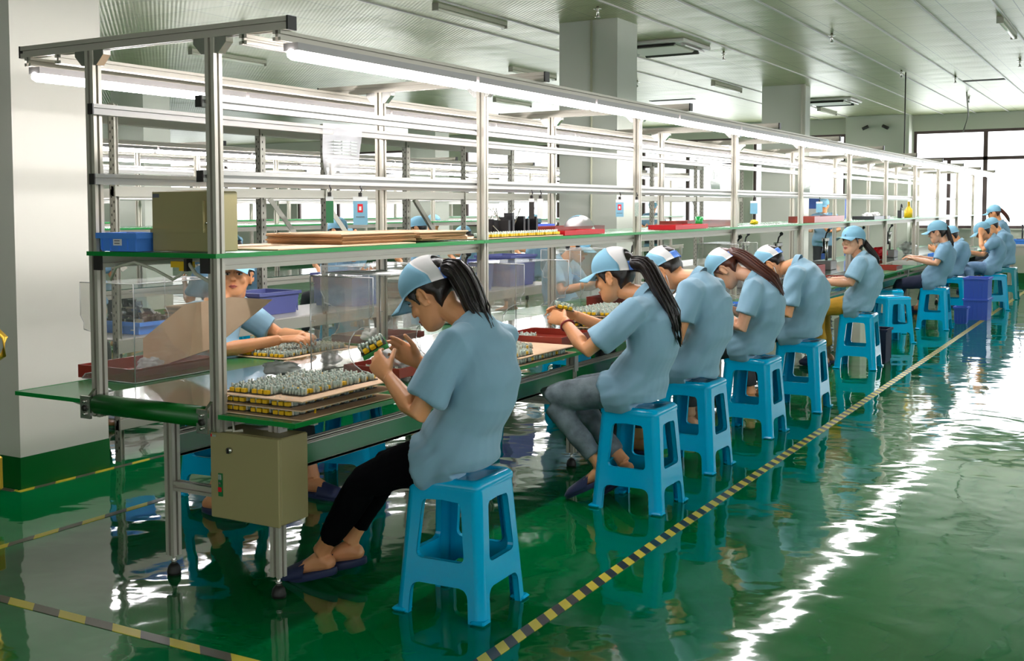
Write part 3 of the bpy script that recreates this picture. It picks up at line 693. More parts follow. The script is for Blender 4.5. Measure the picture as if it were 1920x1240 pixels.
# ------------------------------------------------------------------ the assembly line
YS = [0, 1.895]+[1.895+1.99*i for i in range(1, 10)]
YE = 20.05
def make_line(x0, ys, label, detail=True, y_end=None, wmul=1.0):
    """an assembly line whose aisle posts stand at x0"""
    ye = y_end or ys[-1]+.2; W_ = .6*wmul; ya = ys[0]
    Ln = empty('assembly_line', (x0-W_/2, ya, 0), label, 'assembly line'); ox = x0-W_/2
    def A(x, y, z): return (x0+x-ox, y-ya, z)
    for y in ys:
        for x in (0, -W_):
            q = MB(); q.prof(A(x, y, .60), A(x, y, 1.975), .042); q.build('post', M['alu'], Ln)
            if detail:
                for s in (1, -1):
                    q = MB(); q.extrude([(.0, 0), (.055, 0), (.055, -.018), (.018, -.055), (0, -.055)] if s > 0 else [(0, -.055), (-.018, -.055), (-.055, -.018), (-.055, 0), (0, 0)], A(x+s*.021, y-.018, 1.975), A(x+s*.021, y+.018, 1.975), (1, 0, 0), (0, 0, 1))
                    q.build('corner_bracket', M['steel'], Ln)
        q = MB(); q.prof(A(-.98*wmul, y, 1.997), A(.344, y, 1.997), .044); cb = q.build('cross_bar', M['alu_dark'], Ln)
        for xe in (.347, -.983*wmul): q = MB(); q.cbox(A(xe, y, 1.997), (.008, .046, .046)); q.build('end_cap', M['cap_black'], cb)
    for x in (.30, .145, -.78*wmul, -.94*wmul):
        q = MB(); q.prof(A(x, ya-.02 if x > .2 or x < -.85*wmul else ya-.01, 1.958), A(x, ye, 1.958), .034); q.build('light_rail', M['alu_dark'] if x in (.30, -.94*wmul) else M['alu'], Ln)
    for x in (0, -W_):
        s = .031 if x == 0 else -.031
        for z in (1.757, 1.498):
            q = MB(); q.prof(A(x-s, ya-.04, z), A(x-s, ye, z), .028, .04, mt=M['white_metal']); r = q.build('rail', M['white_metal'], Ln)
            q = MB(); q.cbox(A(x-s, ya-.043, z), (.028, .006, .040)); q.build('end_cap', M['cap_black'], r)
        q = MB(); q.prof(A(x-s, ya-.02, 1.189), A(x-s, ye, 1.189), .04, .044, mt=M['alu']); r = q.build('shelf_beam', M['alu'], Ln)
        q = MB(); q.cbox(A(x-s, ya-.024, 1.185), (.042, .008, .054)); q.build('end_cap', M['cap_black'], r)
    n = 0; y = ya-.03
    while y < ye-.2 and n < 60:
        L_ = 1.9 if detail else 4; q = MB(); y1 = min(y+L_, ye)
        q.box(A(-W_-.015, y, 1.214), A(.022, y1-.006, 1.227), M['green_board']); q.box(A(.022, y, 1.212), A(.028, y1-.006, 1.228), M['green_edge']); q.box(A(-W_-.02, y-.003, 1.212), A(.028, y, 1.228), M['green_edge'])
        q.build('shelf_board', None, Ln); y = y1; n += 1
    q = MB(); q.box(A(-W_+.022, ya-.03, .676), A(-.022, ye, .690)); q.build('belt', M['belt'], Ln)
    q = MB(); q.box(A(-W_+.03, ya+.1, .612), A(-.03, ye, .620)); q.build('return_belt', M['belt'], Ln)
    for x in (-W_-.008, .004-.026):
        q = MB(); q.prof(A(x+.01, ya+.04, .645), A(x+.01, ye, .645), .026, .075, mt=M['alu']); q.build('belt_frame', M['alu'], Ln)
    q = MB(); q.tube([A(-W_+.025, ya-.035, .653), A(-.035, ya-.035, .653)], .037, n=24); q.build('end_roller', M['roller'], Ln)
    for x in (-W_-.012, -.022):
        b = MB(); b.extrude([(-.062, -.045), (.05, -.045), (.09, .02), (.03, .055), (-.02, .055), (-.062, .02)], A(x, ya, .653), A(x+.014, ya, .653), (0, 1, 0), (0, 0, 1)); b.box(A(x-.022, ya-.068, .60), A(x+.030, ya-.058, .685)); bo = b.build('end_bracket', M['steel'], Ln)
        b = MB(); b.tube([A(x+.004, ya-.068, .640), A(x+.004, ya-.075, .640)], .012, n=12); b.build('adjuster_hole', M['cap_black'], bo)
        b = MB()
        for z in (.618, .665): b.tube([A(x+.004, ya-.068, z), A(x+.004, ya-.076, z)], .006, n=8)
        b.build('bolt', M['steel'], bo)
    for i in range(60):
        y = ya+.11+i*2.44
        if y > ye: break
        for x in (.17, -.34-W_+.6):
            q = MB(); q.prof(A(x, y, .075), A(x, y, .66), .042); lg = q.build('leg', M['alu'], Ln)
            q = MB(); q.tube([A(x, y, .075), A(x, y, .03)], .007, n=8); q.tube([A(x, y, .055), A(x, y, .05)], .012, n=6); q.build('levelling_bolt', M['steel'], lg)
            q = MB(); q.tube([A(x, y, .0), A(x, y, .012), A(x, y, .032), A(x, y, .044)], [.026, .027, .022, .012], n=14); q.build('rubber_foot', M['rubber'], lg)
        q = MB(); q.box(A(.194, y-.022, .515), A(.200, y+.022, .648)); q.build('leg_plate', M['white_metal'], Ln)
        q = MB(); q.prof(A(-.32-W_+.6, y, .345), A(.15, y, .345), .036); q.build('cross_brace', M['alu'], Ln)
    if detail:
        for x in (.19, -.34-W_+.6):
            q = MB(); q.box(A(x-.015, ya+.14, .455), A(x-.003, ye, .535), M['green_board']); q.prof(A(x-.009, ya+.14, .54), A(x-.009, ye, .54), .03, .02, mt=M['alu']); q.prof(A(x-.009, ya+.14, .452), A(x-.009, ye, .452), .02, .012, mt=M['alu']); q.build('side_beam', None, Ln)
    return Ln
def ordinal(i): return ['first', 'second', 'third', 'fourth', 'fifth', 'sixth', 'seventh', 'eighth', 'ninth', 'tenth', 'eleventh', 'twelfth', 'thirteenth', 'fourteenth', 'fifteenth', 'sixteenth', 'seventeenth', 'eighteenth', 'nineteenth', 'twentieth'][i]
def tube_fixture():
    t = empty('tube_light', (0, 0, 0), '-', 'tube light')
    q = MB(); q.box((-.031, .01, .010), (.031, 1.215, .036)); q.build('housing', M['lamp_shell'], t)
    for y in (.012, 1.188):
        q = MB(); q.box((-.016, y, -.012), (.016, y+.014, .024)); q.build('lamp_holder', M['white_metal'], t)
    q = MB(); q.tube([(0, .022, .0), (0, 1.186, .0)], .0205, n=14, round_ends=True); q.build('tube', M['tube'], t)
    return t
TF = [None]
def tubes(x, y0, n, fmt, group, z=1.895, pitch=1.23):
    for i in range(n):
        l = fmt % ordinal(i)
        if TF[0] is None: TF[0] = tube_fixture(); o = TF[0]; o.location = (x, y0+i*pitch, z); o['label'] = l; o['group'] = group
        else: copy_tree(TF[0], loc=(x, y0+i*pitch, z), label=l, group=group)
make_line(0, YS, 'long aluminium assembly line with green belt running from the front to the window wall', y_end=YE)
tubes(.304, .038, 16, 'lit tube light over the aisle side of the near line, %s from the near end', 'tubes over the aisle side of the near line', 1.905)
tubes(-.94, .0, 16, 'lit tube light over the far side of the near line, %s from the near end', 'tubes over the far side of the near line', 1.905)
for nm, X, wm in (('second', -4.90, 1.3), ('third', -8.9, 1.3)):
    ys = [3.0+2.1*i for i in range(8)]
    make_line(X, ys, 'aluminium assembly line behind the grey racks, %s from the aisle' % nm, detail=False, y_end=18.4, wmul=wm)
    tubes(X+.30, 3.05, 12, 'lit tube light on the near side of the %s line, %%s from its near end' % nm, 'tubes on the near side of the %s line' % nm)
    tubes(X-.94*wm, 3.05, 12, 'lit tube light on the far side of the %s line, %%s from its near end' % nm, 'tubes on the far side of the %s line' % nm)

# side tables
ST = [None]
def side_table(side, y0, y1, label):
    """green board bolted to the belt frame; side +1 is the aisle side"""
    t = empty('side_table', (0, 0, 0), label, 'table', 'green side tables of the near line'); x0, x1 = (.026, .365) if side > 0 else (-1.045, -.63)
    q = MB(); q.box((x0, y0, .650), (x1, y1, .664), M['green_board']); q.box((x0, y0-.004, .649), (x1, y0, .665), M['green_edge']); e = x1 if side > 0 else x0-.004; q.box((e, y0-.004, .649), (e+.004, y1, .665), M['green_edge'])
    q.build('table_top', None, t)
    for y in (y0+.14, (y0+y1)/2, y1-.14):
        q = MB(); a = V(.05 if side > 0 else -.65, y, .585); b_ = V(x1-.05 if side > 0 else x0+.05, y, .642)
        q.tube([a, b_], .009, n=4); q.box((x0 if side > 0 else x0+.02, y-.012, .636), (x1-.02 if side > 0 else x1, y+.012, .648)); q.build('bracket', M['white_metal'], t)
    return t
yt = -.03
for i in range(10):
    y1 = yt+1.97; side_table(1, yt, y1, 'green side table on the aisle side, %s from the near end' % ordinal(i)); side_table(-1, yt, y1, 'green side table on the far side, %s from the near end' % ordinal(i)); yt = y1+.01

# control cabinet under the near end
c = empty('control_cabinet', (.115, .02, .29), 'beige metal control cabinet hung under the near end of the line', 'cabinet')
q = MB(); q.cbox((0, .065, .155), (.31, .15, .305), bev=.004); q.build('cabinet_body', M['cabinet'], c)
q = MB(); q.cbox((0, -.018, .153), (.312, .012, .308), bev=.003); dr = q.build('door', M['cabinet'], c)
q = MB(); q.tube([(-.062, -.024, .248), (-.062, -.034, .248)], .011, M['steel'], n=16); q.cbox((-.062, -.037, .248), (.006, .008, .018), M['cap_black']); q.build('lock', None, dr)
q = MB(); q.cbox((-.107, -.026, .120), (.018, .006, .082), M['green_board']); q.cbox((-.107, -.030, .148), (.013, .004, .018), M['cap_grey']); q.cbox((-.107, -.030, .104), (.013, .006, .016), M['red']); q.cbox((-.107, -.03, .126), (.008, .004, .008), M['steel']); q.build('indicator_switch', None, dr)
q = MB(); q.box((-.152, -.0255, .288), (-.146, -.0235, .298), M['red']); q.box((-.144, -.0255, .289), (-.128, -.0235, .296), M['cap_grey']); q.build('nameplate', None, dr)
q = MB(); q.tube([(.05, .09, .31), (.06, .10, .36), (.13, .10, .40), (.2, .12, .38), (.19, .14, .45)], .005, n=6); tag(q.build('cable', M['yellow']), 'thin yellow cable looping up from the beige control cabinet', 'cable'); q = D.objects['cable']; q.location = (.115, .02, .25)
for i, (a, b_) in enumerate((((.0, .02, .64), (.045, .03, .603)), ((.04, .03, .645), (.075, .04, .603)))):
    q = MB(); q.tube([a, (a[0]+.01, a[1]-.01, .60), b_], .006, n=6); tag(q.build('cable_tie', M['cable']), ('cream cable end sticking out above the control cabinet, left', 'cream cable end sticking out above the control cabinet, right')[i], 'cable')

# ------------------------------------------------------------------ stools
def make_stool(name, mt, label):
    """one-piece plastic stool, built round its own centre"""
    T, Bt, H_ = .137, .172, .470
    s = empty(name, (0, 0, 0), label, 'stool', 'plastic stools beside the line')
    q = MB()
    def face_pt(u, h):            # u across the face -1..1, h height
        hw = Bt+(T-Bt)*(h/H_); return u*hw, hw
    N = 28; holes = lambda u, h: (abs(u) < .55 and .235 < h < .385) or (abs(u) < .62 and h < .125)
    def rounded(u, h):            # openings with rounded corners, as a signed test
        def rr(cx, cz, wx, wz, r, x, z):
            dx, dz = max(abs(x-cx)-wx+r, 0), max(abs(z-cz)-wz+r, 0); return math.hypot(dx, dz) < r
        hw = Bt+(T-Bt)*(h/H_); x = u*hw
        if rr(0, .285, .083+(.30-h)*.11, .098, .022, x, h): return True
        return rr(0, .0, .118+(.06-h)*.05, .148, .03, x, h)
    R = []
    # outline-driven panels: strips of the face between openings
    hs = [0, .03, .06, .078, .092, .102, .108, .112, .15, .195, .199, .205, .214, .23, .26, .30, .34, .365, .380, .389, .395, .399, .41, .43, .455]
    def half(h):                  # half width of the opening at height h (0 = closed)
        def op(cz, wx, wz, r):
            dz = abs(h-cz)
            if dz > wz: return 0
            k = max(0, dz-(wz-r)); return max(0, wx-r+math.sqrt(max(0, r*r-k*k)))
        a = op(.0, .112+(.06-h)*.06, .112, .032); b_ = op(.297, .083+(.30-h)*.10, .102, .022); return max(a, b_)
    for sd in range(4):
        Rm = Matrix.Rotation(sd*PI/2, 4, 'Z'); M_ = []
        for k in range(len(hs)-1):
            h0, h1 = hs[k], hs[k+1]; hm = (h0+h1)/2
            def P_(x, h, off=0):
                hw = Bt+(T-Bt)*(h/H_)-off; return Rm@V(x, -hw, h)
            w0, w1 = Bt+(T-Bt)*(h0/H_), Bt+(T-Bt)*(h1/H_); a0, a1 = half(h0), half(h1); cl = half(hm) == 0; th = .004; rc = .030
            sets = [(-w0+rc, w0-rc, -w1+rc, w1-rc)] if cl else [(-w0+rc, -a0, -w1+rc, -a1), (a0, w0-rc, a1, w1-rc)]
            for l0, r0, l1, r1 in sets:
                vs = [P_(l0, h0), P_(r0, h0), P_(r1, h1), P_(l1, h1), P_(l0, h0, th), P_(r0, h0, th), P_(r1, h1, th), P_(l1, h1, th)]
                q.add(vs, [(0, 1, 2, 3), (7, 6, 5, 4), (1, 5, 6, 2), (0, 3, 7, 4), (0, 4, 5, 1), (3, 2, 6, 7)], None, False)
            # inner lips round the openings
            if not cl:
                for sg in (-1, 1):
                    vs = [P_(sg*a0, h0), P_(sg*a1, h1), P_(sg*a1, h1, .022), P_(sg*a0, h0, .022)]; q.add(vs, [(0, 1, 2, 3)], None, True)
                if half(h1+.004) == 0 or half(h0-.004) == 0: pass
            # rounded corner column with a shallow flute
            if True:
                vs = []
                for hh, ww in ((h0, w0), (h1, w1)):
                    for j in range(7):
                        a = -PI/2+PI/2*j/6; rr_ = rc*(.955 if j in (2, 3, 4) else 1)-(.001 if j == 3 else 0); vs.append(Rm@V(ww-rc+rr_*math.cos(a), -ww+rc+rr_*math.sin(a), hh))
                q.add(vs, [(j, j+1, 8+j, 7+j) for j in range(6)], None, True)
        for h, x_ in ((.399, 0), (.195, 0), (.112, 0)):
            wdt = half(h+.004 if h == .195 else h-.004)
            if wdt: hw = Bt+(T-Bt)*(h/H_); q.add([Rm@V(-wdt, -hw, h), Rm@V(wdt, -hw, h), Rm@V(wdt, -hw+.022, h), Rm@V(-wdt, -hw+.022, h)], [(0, 1, 2, 3)], None)
        # foot pad flare
    body = q
    for sx in (1, -1):
        for sy in (1, -1): body.cbox((sx*(Bt-.020), sy*(Bt-.020), .007), (.056, .056, .014), bev=.006)
    frame = body.build('frame', M[mt], s)
    q = MB(); rings = []
    for z, k in ((.438, 1.0), (.456, 1.0), (.466, .975), (.470, .93), (.470, .80), (.466, .76), (.466, .3), (.466, .02)):
        o = []; r = T*k+.004*(k > .99); c_ = .026*k
        for cxs, cys, a0 in ((1, 1, 0), (-1, 1, PI/2), (-1, -1, PI), (1, -1, 1.5*PI)):
            for j in range(5): a = a0+PI/2*j/4; o.append(V(cxs*(r-c_)+c_*math.cos(a), cys*(r-c_)+c_*math.sin(a), z))
        rings.append(o)
    q.loft(rings, caps=False); q.build('seat', M[mt], s)
    return s
stool = make_stool('plastic_stool', 'stool', 'bright blue plastic stool nearest the camera, under the ponytailed woman in black leggings')
q = MB(); q.add([(-.032, -.1365, .422), (.032, -.1365, .422), (.032, -.1345, .446), (-.032, -.1345, .446)], [(0, 1, 2, 3)], M['paper'])
q.add([(-.026, -.1373, .428), (.026, -.1373, .428), (.026, -.1368, .432), (-.026, -.1368, .432)], [(0, 1, 2, 3)], M['tray_red']); q.add([(-.026, -.1368, .436), (.02, -.1368, .436), (.02, -.1363, .440), (-.026, -.1363, .440)], [(0, 1, 2, 3)], M['label_ink'])
q.build('sticker', None, stool)
stool.location = (.763, .388, 0); stool.rotation_euler = (0, 0, .04)
teal = make_stool('plastic_stool', 'teal', 'teal plastic stool farthest along the aisle, under the last seated worker'); teal.location = (.93, 16.1, 0)
for x, y, r, l in ((.775, 2.0, .0, 'blue plastic stool under the long-haired woman in grey jeans'), (.72, 2.9, -.03, 'blue plastic stool under the masked man next to the woman in grey jeans'),
                   (.72, 3.98, -.03, 'blue plastic stool under the brown-haired woman'), (.75, 5.01, 0, 'blue plastic stool under the second masked man, before the yellow trousers'),
                   (.65, 7.31, .02, 'blue plastic stool under the woman in yellow trousers'), (.53, 9.42, .75, 'empty blue plastic stool turned cornerwise beyond the woman in yellow trousers'),
                   (.70, 11.02, .0, 'blue plastic stool under the woman in navy trousers'), (.60, 13.2, 0, 'blue plastic stool half hidden left of the blue crates'),
                   (.97, 14.1, .3, 'blue plastic stool just behind the stacked blue crates'), (.33, 10.4, .2, 'blue plastic stool tucked under the far table next to the empty one'),
                   (-1.06, 1.20, .1, 'blue plastic stool under the facing woman on the far side'), (-.70, 1.72, .3, 'blue plastic stool under the belt seen behind the black leggings'), (-1.3, 4.1, .1, 'blue plastic stool on the far side seen behind the grey jeans'),
                   (-1.3, 5.6, .1, 'blue plastic stool on the far side under the profile worker')):
    copy_tree(stool, loc=(x, y, 0), rot=r, label=l)

# ------------------------------------------------------------------ racks behind the line
def rack(x0, x1, ys, label, z_top=1.96, light=True):
    r = empty('storage_rack', (x0, ys[0], 0), label, 'rack'); ox, oy = x0, ys[0]; dx = x1-x0
    for y in ys:
        for x, s in ((0, 1), (dx, -1)):
            q = MB(); q.box((x, y-oy, 0), (x+s*.045, y-oy+.003, z_top), M['dark_metal']); q.box((x, y-oy, 0), (x+s*.003, y-oy+.055, z_top), M['dark_metal']); q.box((x, y-oy+.055, 0), (x+s*.012, y-oy+.058, z_top), M['dark_metal'])
            z = .05
            while z < z_top-.04:
                q.box((x+s*.012, y-oy-.0012, z), (x+s*.018, y-oy, z+.014), M['hole']); q.box((x+s*.030, y-oy-.0012, z+.02), (x+s*.036, y-oy, z+.034), M['hole'])
                q.box((x-s*.0012, y-oy+.022, z), (x, y-oy+.030, z+.016), M['hole']); z += .05
            q.build('rack_post', None, r)
    L_ = ys[-1]-ys[0]
    for z, h in ((1.925, .05), (1.485, .055), (.63, .07), (.20, .055)):
        for x in (.02, dx-.02):
            q = MB(); q.extrude([(-.014, -h/2), (.014, -h/2), (.014, h/2), (-.006, h/2), (-.006, h/2-.016), (-.014, h/2-.016)], (x, 0, z), (x, L_, z), (1, 0, 0), (0, 0, 1)); q.build('rack_beam', M['dark_metal'], r)
    for z in (.665, .23):
        q = MB(); q.box((min(.01, dx-.01), .0, z), (max(.01, dx-.01), L_, z+.008)); q.build('rack_shelf', M['white_metal'] if z > .5 else M['dark_metal'], r)
    for i in range(len(ys)-1):
        y = ys[i]-oy
        for x in (dx+.03, -.03 if i % 2 else dx+.05):
            q = MB(); q.extrude([(-.02, -.002), (.02, -.002), (.02, .002), (-.02, .002)], (x, y+.06, 1.46), (x, y+.55, 1.02), (0, 1, .5), (1, 0, 0)); q.build('diagonal_brace', M['dark_metal'], r)
    return r
rack(-2.05, -2.58, [1.40+1.88*i for i in range(4)], 'grey slotted angle rack behind the near half of the line')
rack(-2.05, -2.58, [8.92+1.88*i for i in range(3)], 'grey slotted angle rack standing beyond the nearer grey pillar')

def bin_(name, x, y, z, sx, sy, sz, mt, label, group=None, taper=.9, lid=False, sticker=False, ribs=3, cat='bin', rim=.012, rot=0):
    b = empty(name, (x, y, z), label, cat, group, rot); q = MB(); t = .004; hx, hy = sx/2, sy/2; rs = []
    for zz, k in ((0, taper), (sz*.02, taper), (sz-.012, 1), (sz, 1)): rs.append([V(a*hx*k, c*hy*k, zz) for a, c in ((-1, -1), (1, -1), (1, 1), (-1, 1))])
    for zz, k in ((sz, .95), (sz*.06, taper*.95)): rs.append([V(a*hx*k, c*hy*k, zz) for a, c in ((-1, -1), (1, -1), (1, 1), (-1, 1))])
    q.loft(rs, smooth=False)
    for i in range(ribs+1):
        u = -1+2*i/max(1, ribs); a, k = .96*u, (1+taper)/2
        for sg in (-1, 1): q.cbox((a*hx*.97, sg*hy*k*1.005, sz/2), (.006, .008, sz*.85))
    q.build('bin_body', M[mt], b)
    q = MB(); q.loft([[V(a*(hx+rim), c*(hy+rim), zz) for a, c in ((-1, -1), (1, -1), (1, 1), (-1, 1))] for zz in (sz-.02, sz+.001)]+[[V(a*hx*.94, c*hy*.94, zz) for a, c in ((-1, -1), (1, -1), (1, 1), (-1, 1))] for zz in (sz+.001, sz-.02)], caps=False, smooth=False); q.build('bin_rim', M[mt], b)
    if sticker: q = MB(); q.cbox((-.0, -hy*.99-.004, sz*.5), (sx*.22, .004, sz*.35), M['paper']); q.cbox((0, -hy*.99-.0065, sz*.58), (sx*.14, .002, sz*.05), M['label_ink']); q.cbox((0, -hy*.99-.0065, sz*.44), (sx*.14, .002, sz*.05), M['label_ink']); q.build('sticker', M['paper'], b)
    if lid: q = MB(); q.cbox((0, 0, sz+.01), (sx*1.04, sy*1.04, .02), bev=.005); q.build('lid', M[mt], b)
    return b
def tray_(x, y, z, sx, sy, mt, label, h=.035, rot=0, group=None, name='tray'):
    b = empty(name, (x, y, z), label, 'tray', group, rot); q = MB(); t = .006; hx, hy = sx/2, sy/2
    q.box((-hx, -hy, 0), (hx, hy, t)); q.build('tray_base', M[mt], b)
    q = MB()
    q.box((-hx, -hy, t), (hx, -hy+t, h)); q.box((-hx, hy-t, t), (hx, hy, h)); q.box((-hx, -hy+t, t), (-hx+t, hy-t, h)); q.box((hx-t, -hy+t, t), (hx, hy-t, h)); q.build('tray_rim', M[mt], b)
    return b
def sheet(name, x, y, z, sx, sy, th, mt, label, cat, group=None, rot=0, wave=.004):
    q = MB(); n = 8; vs = []
    for k in (0, 1):
        for i in range(n+1):
            for j in range(n+1): u, v = i/n-.5, j/n-.5; vs.append((u*sx, v*sy, k*th+wave*(noise.noise(V(x*3+u*2, y*3+v*2, z))+.5)))
    N_ = (n+1)**2; fs = []
    for i in range(n):
        for j in range(n): a = i*(n+1)+j; fs += [(a, a+1, a+n+2, a+n+1), (N_+a+n+1, N_+a+n+2, N_+a+1, N_+a)]
    for i in range(n):
        for a, b_ in ((i, i+1), (n*(n+1)+i+1, n*(n+1)+i), ((i+1)*(n+1), i*(n+1)), (i*(n+1)+n, (i+1)*(n+1)+n)): fs.append((a, N_+a, N_+b_, b_))
    q.add(vs, fs, M[mt]); o = q.build(name); o.location = (x, y, z); o.rotation_euler = (0, 0, rot); return tag(o, label, cat, group)
# things on the racks
bin_('parts_bin', -2.28, 1.78, .675, .42, .32, .07, 'blue_bin', 'blue shallow bin heaped with black parts on the rack behind the near acrylic shield', taper=.9)
rnd = random.Random(3)
q = MB()
for i in range(90):
    x, y = rnd.uniform(-.18, .18), rnd.uniform(-.13, .13); z = .05+.13*max(0, 1-math.hypot(x/.2, y/.15))*rnd.random()+.02
    q.cbox((x, y, z), (.05, .016, .03), M['black_bag'] if i % 5 else M['steel'], rot=Matrix.Rotation(rnd.uniform(0, 6), 4, 'Z') @ Matrix.Rotation(rnd.uniform(-1, 1), 4, 'X'))
o = q.build('black_parts'); o.location = (-2.28, 1.78, .675); tag(o, 'heap of shiny black plastic parts in the shallow blue bin', 'parts'); o['kind'] = 'stuff'
for i, (x, y, z, sx, sy, sz, l) in enumerate(((-2.38, 3.05, .675, .30, .42, .15, 'purple plastic crate on the rack, seen left of the hanging white sheet'), (-2.3, 3.95, .675, .36, .44, .24, 'purple plastic crate on the rack, seen behind the cap of the nearest worker'),
                       (-2.3, 5.6, .675, .36, .50, .26, 'purple plastic crate on the rack beside the profile worker'), (-2.3, 6.4, .675, .36, .50, .28, 'purple plastic crate on the rack just before the grey pillar'), (-2.75, 1.9, .675, .3, .4, .2, 'purple crate at the near end behind the rack post'))):
    if x > -2.6: bin_('plastic_crate', x, y, z, sx, sy, sz, 'purple', l, 'purple crates on the rack', ribs=5, cat='crate')
STK = 0
def board_stack(x, y, z, sx, sy, n, label, mts=('card_edge', 'cardboard', 'pcb')):
    o = empty('sheet_stack', (x, y, z), label, 'stack'); rr = random.Random(int(abs(x*31+y*77)*10)); zz = 0
    for i in range(n):
        q = MB(); t = rr.choice((.006, .008, .012)); R = Matrix.Rotation(rr.uniform(-.05, .05), 4, 'Z'); q.cbox((rr.uniform(-.008, .008), rr.uniform(-.01, .01), zz+t/2), (sx, sy, t-.001), rot=R); q.build('sheet', M[rr.choice(mts)], o); zz += t
    return o
board_stack(-2.28, 2.45, .675, .34, .50, 14, 'stack of brown and dark sheets on the rack behind the tilted cardboard')
board_stack(-2.3, 4.85, .675, .34, .62, 16, 'tall stack of dark circuit sheets on the rack behind the second shield', ('pcb', 'card_edge', 'pcb', 'cap_grey'))
board_stack(-2.3, 2.1, .24, .36, .5, 10, 'stack of grey sheets on the lowest rack shelf', ('pcb', 'white_metal'))
bin_('tote_box', -2.3, 1.62, .24, .32, .34, .17, 'blue_bin', 'dark blue tote on the lowest shelf of the rack beside the white pillar', ribs=2)
bin_('tote_box', -2.3, 3.4, .24, .36, .5, .2, 'indigo', 'indigo tote on the lowest rack shelf farther along', ribs=4)

# ------------------------------------------------------------------ circuit boards (a strip with relays and capacitors)
def make_board():
    b = MB(); b.box((-.048, -.024, 0), (.048, .024, .0025)); o = b.build('circuit_board', M['pcb']); tag(o, '-', 'circuit board')
    q = MB()
    for i in (-1, 0, 1): q.cbox((i*.027, -.0145, .0095), (.020, .016, .014), bev=.0015)
    q.build('relay_row', M['yellow'], o)
    q = MB(); r5 = random.Random(2)
    for i in range(7): q.tube([(-.042+i*.014, .007, .0025), (-.042+i*.014, .007, .025+.003*math.sin(i*2.3))], .0064, n=8)
    for i in range(7): q.tube([(-.040+i*.0135, .018, .0025), (-.040+i*.0135, .018, .021+.004*math.cos(i*1.7))], .0056, n=7)
    for i in range(2): q.tube([(-.016+i*.032, -.012, .0025), (-.016+i*.032, -.012, .024)], .0052, n=7)
    q.build('capacitor_row', M['cap_grey'], o)
    q = MB()
    for i in range(4): q.cbox((-.040+i*.026, -.003, .016), (.005, .005, .028))
    for i in range(3): q.cbox((-.030+i*.030, .0175, .013), (.004, .005, .024))
    q.build('terminal_row', M['pin'], o)
    return o
BD = make_board(); BD_used = [False]
rb = random.Random(11)
def boards(x0, x1, y0, y1, z, label, group, keep=lambda i, j, nx, ny: True, px=.104, py=.0515, rot=0.0, flip=.75, jit=.003):
    nx = int((x1-x0)/px+.01); ny = int((y1-y0)/py+.01)
    for i in range(nx):
        for j in range(ny):
            if not keep(i, j, nx, ny): continue
            loc = (x0+px*(i+.5)+rb.uniform(-jit, jit), y0+py*(j+.5)+rb.uniform(-jit, jit), z)
            if not BD_used[0]: BD_used[0] = True; BD.location = loc; BD['label'] = label; BD['group'] = group
            else: copy_tree(BD, loc=loc, rot=rb.uniform(-.03, .03)+rot+(PI if j > 0 and rb.random() < flip else 0), label=label, group=group)
edge = lambda i, j, nx, ny: j == 0 or i == nx-1
X0, X1, Y0, Y1 = -.02, .345, .03, .60
z = .665
for k in range(3):
    sheet('cardboard_sheet', (X0+X1)/2, (Y0+Y1)/2, z, X1-X0+.03, Y1-Y0+.03, .004, 'cardboard', ('bottom brown cardboard sheet of the near stack of circuit boards', 'middle brown cardboard sheet of the near stack of circuit boards', 'top brown cardboard sheet of the near stack, covered with circuit boards')[k], 'cardboard', wave=.002)
    z += .0065
    if k < 2: boards(X0+.01, X1-.02, Y0+.005, Y1-.01, z, 'circuit board with yellow relays sandwiched between the near stack\'s cardboard sheets', 'boards inside the near stack', edge); z += .025
    else: boards(X0+.01, X1-.02, Y0+.015, Y1-.01, z, 'circuit board with yellow relays and grey capacitors on top of the near stack', 'boards on top of the near stack', lambda i, j, nx, ny: not (i == 2 and j == 0) and not (i == 0 and j > 8))
# second table
sheet('cardboard_sheet', .20, 1.88, .665, .34, .60, .004, 'cardboard', 'lower cardboard sheet on the second table between the two nearest women', 'cardboard', wave=.002)
boards(.05, .37, 1.59, 2.15, .671, 'circuit board between the two cardboard sheets of the second table', 'boards inside the second stack', edge)
sheet('cardboard_sheet', .20, 1.88, .697, .34, .60, .004, 'cardboard', 'upper cardboard sheet on the second table, half covered with boards', 'cardboard', wave=.002)
boards(.04, .36, 1.60, 2.0, .703, 'circuit board lying on the upper cardboard of the second table', 'boards on the second table', lambda i, j, nx, ny: i < 2 or j < 3)
tray_(.17, 1.36, .665, .26, .36, 'tray_red', 'dark red tray on the second table just behind the nearest worker\'s back', h=.05)
boards(.06, .27, 1.22, 1.5, .672, 'circuit board in the red tray behind the nearest worker\'s back', 'boards in the red tray of the second table')
# tall pile in front of the second woman
z = .665
for k in range(5):
    sheet('cardboard_sheet', .19, 3.02, z, .33, .62, .004, 'cardboard', '%s cardboard sheet, counted from below, in the tall board pile before the second woman' % ordinal(k), 'cardboard', wave=.001); z += .006
    boards(.035, .355, 2.72, 3.30, z, 'circuit board showing its yellow relays in the tall pile before the second woman', 'boards in the tall pile', edge if k < 4 else (lambda i, j, nx, ny: True), flip=0); z += .026
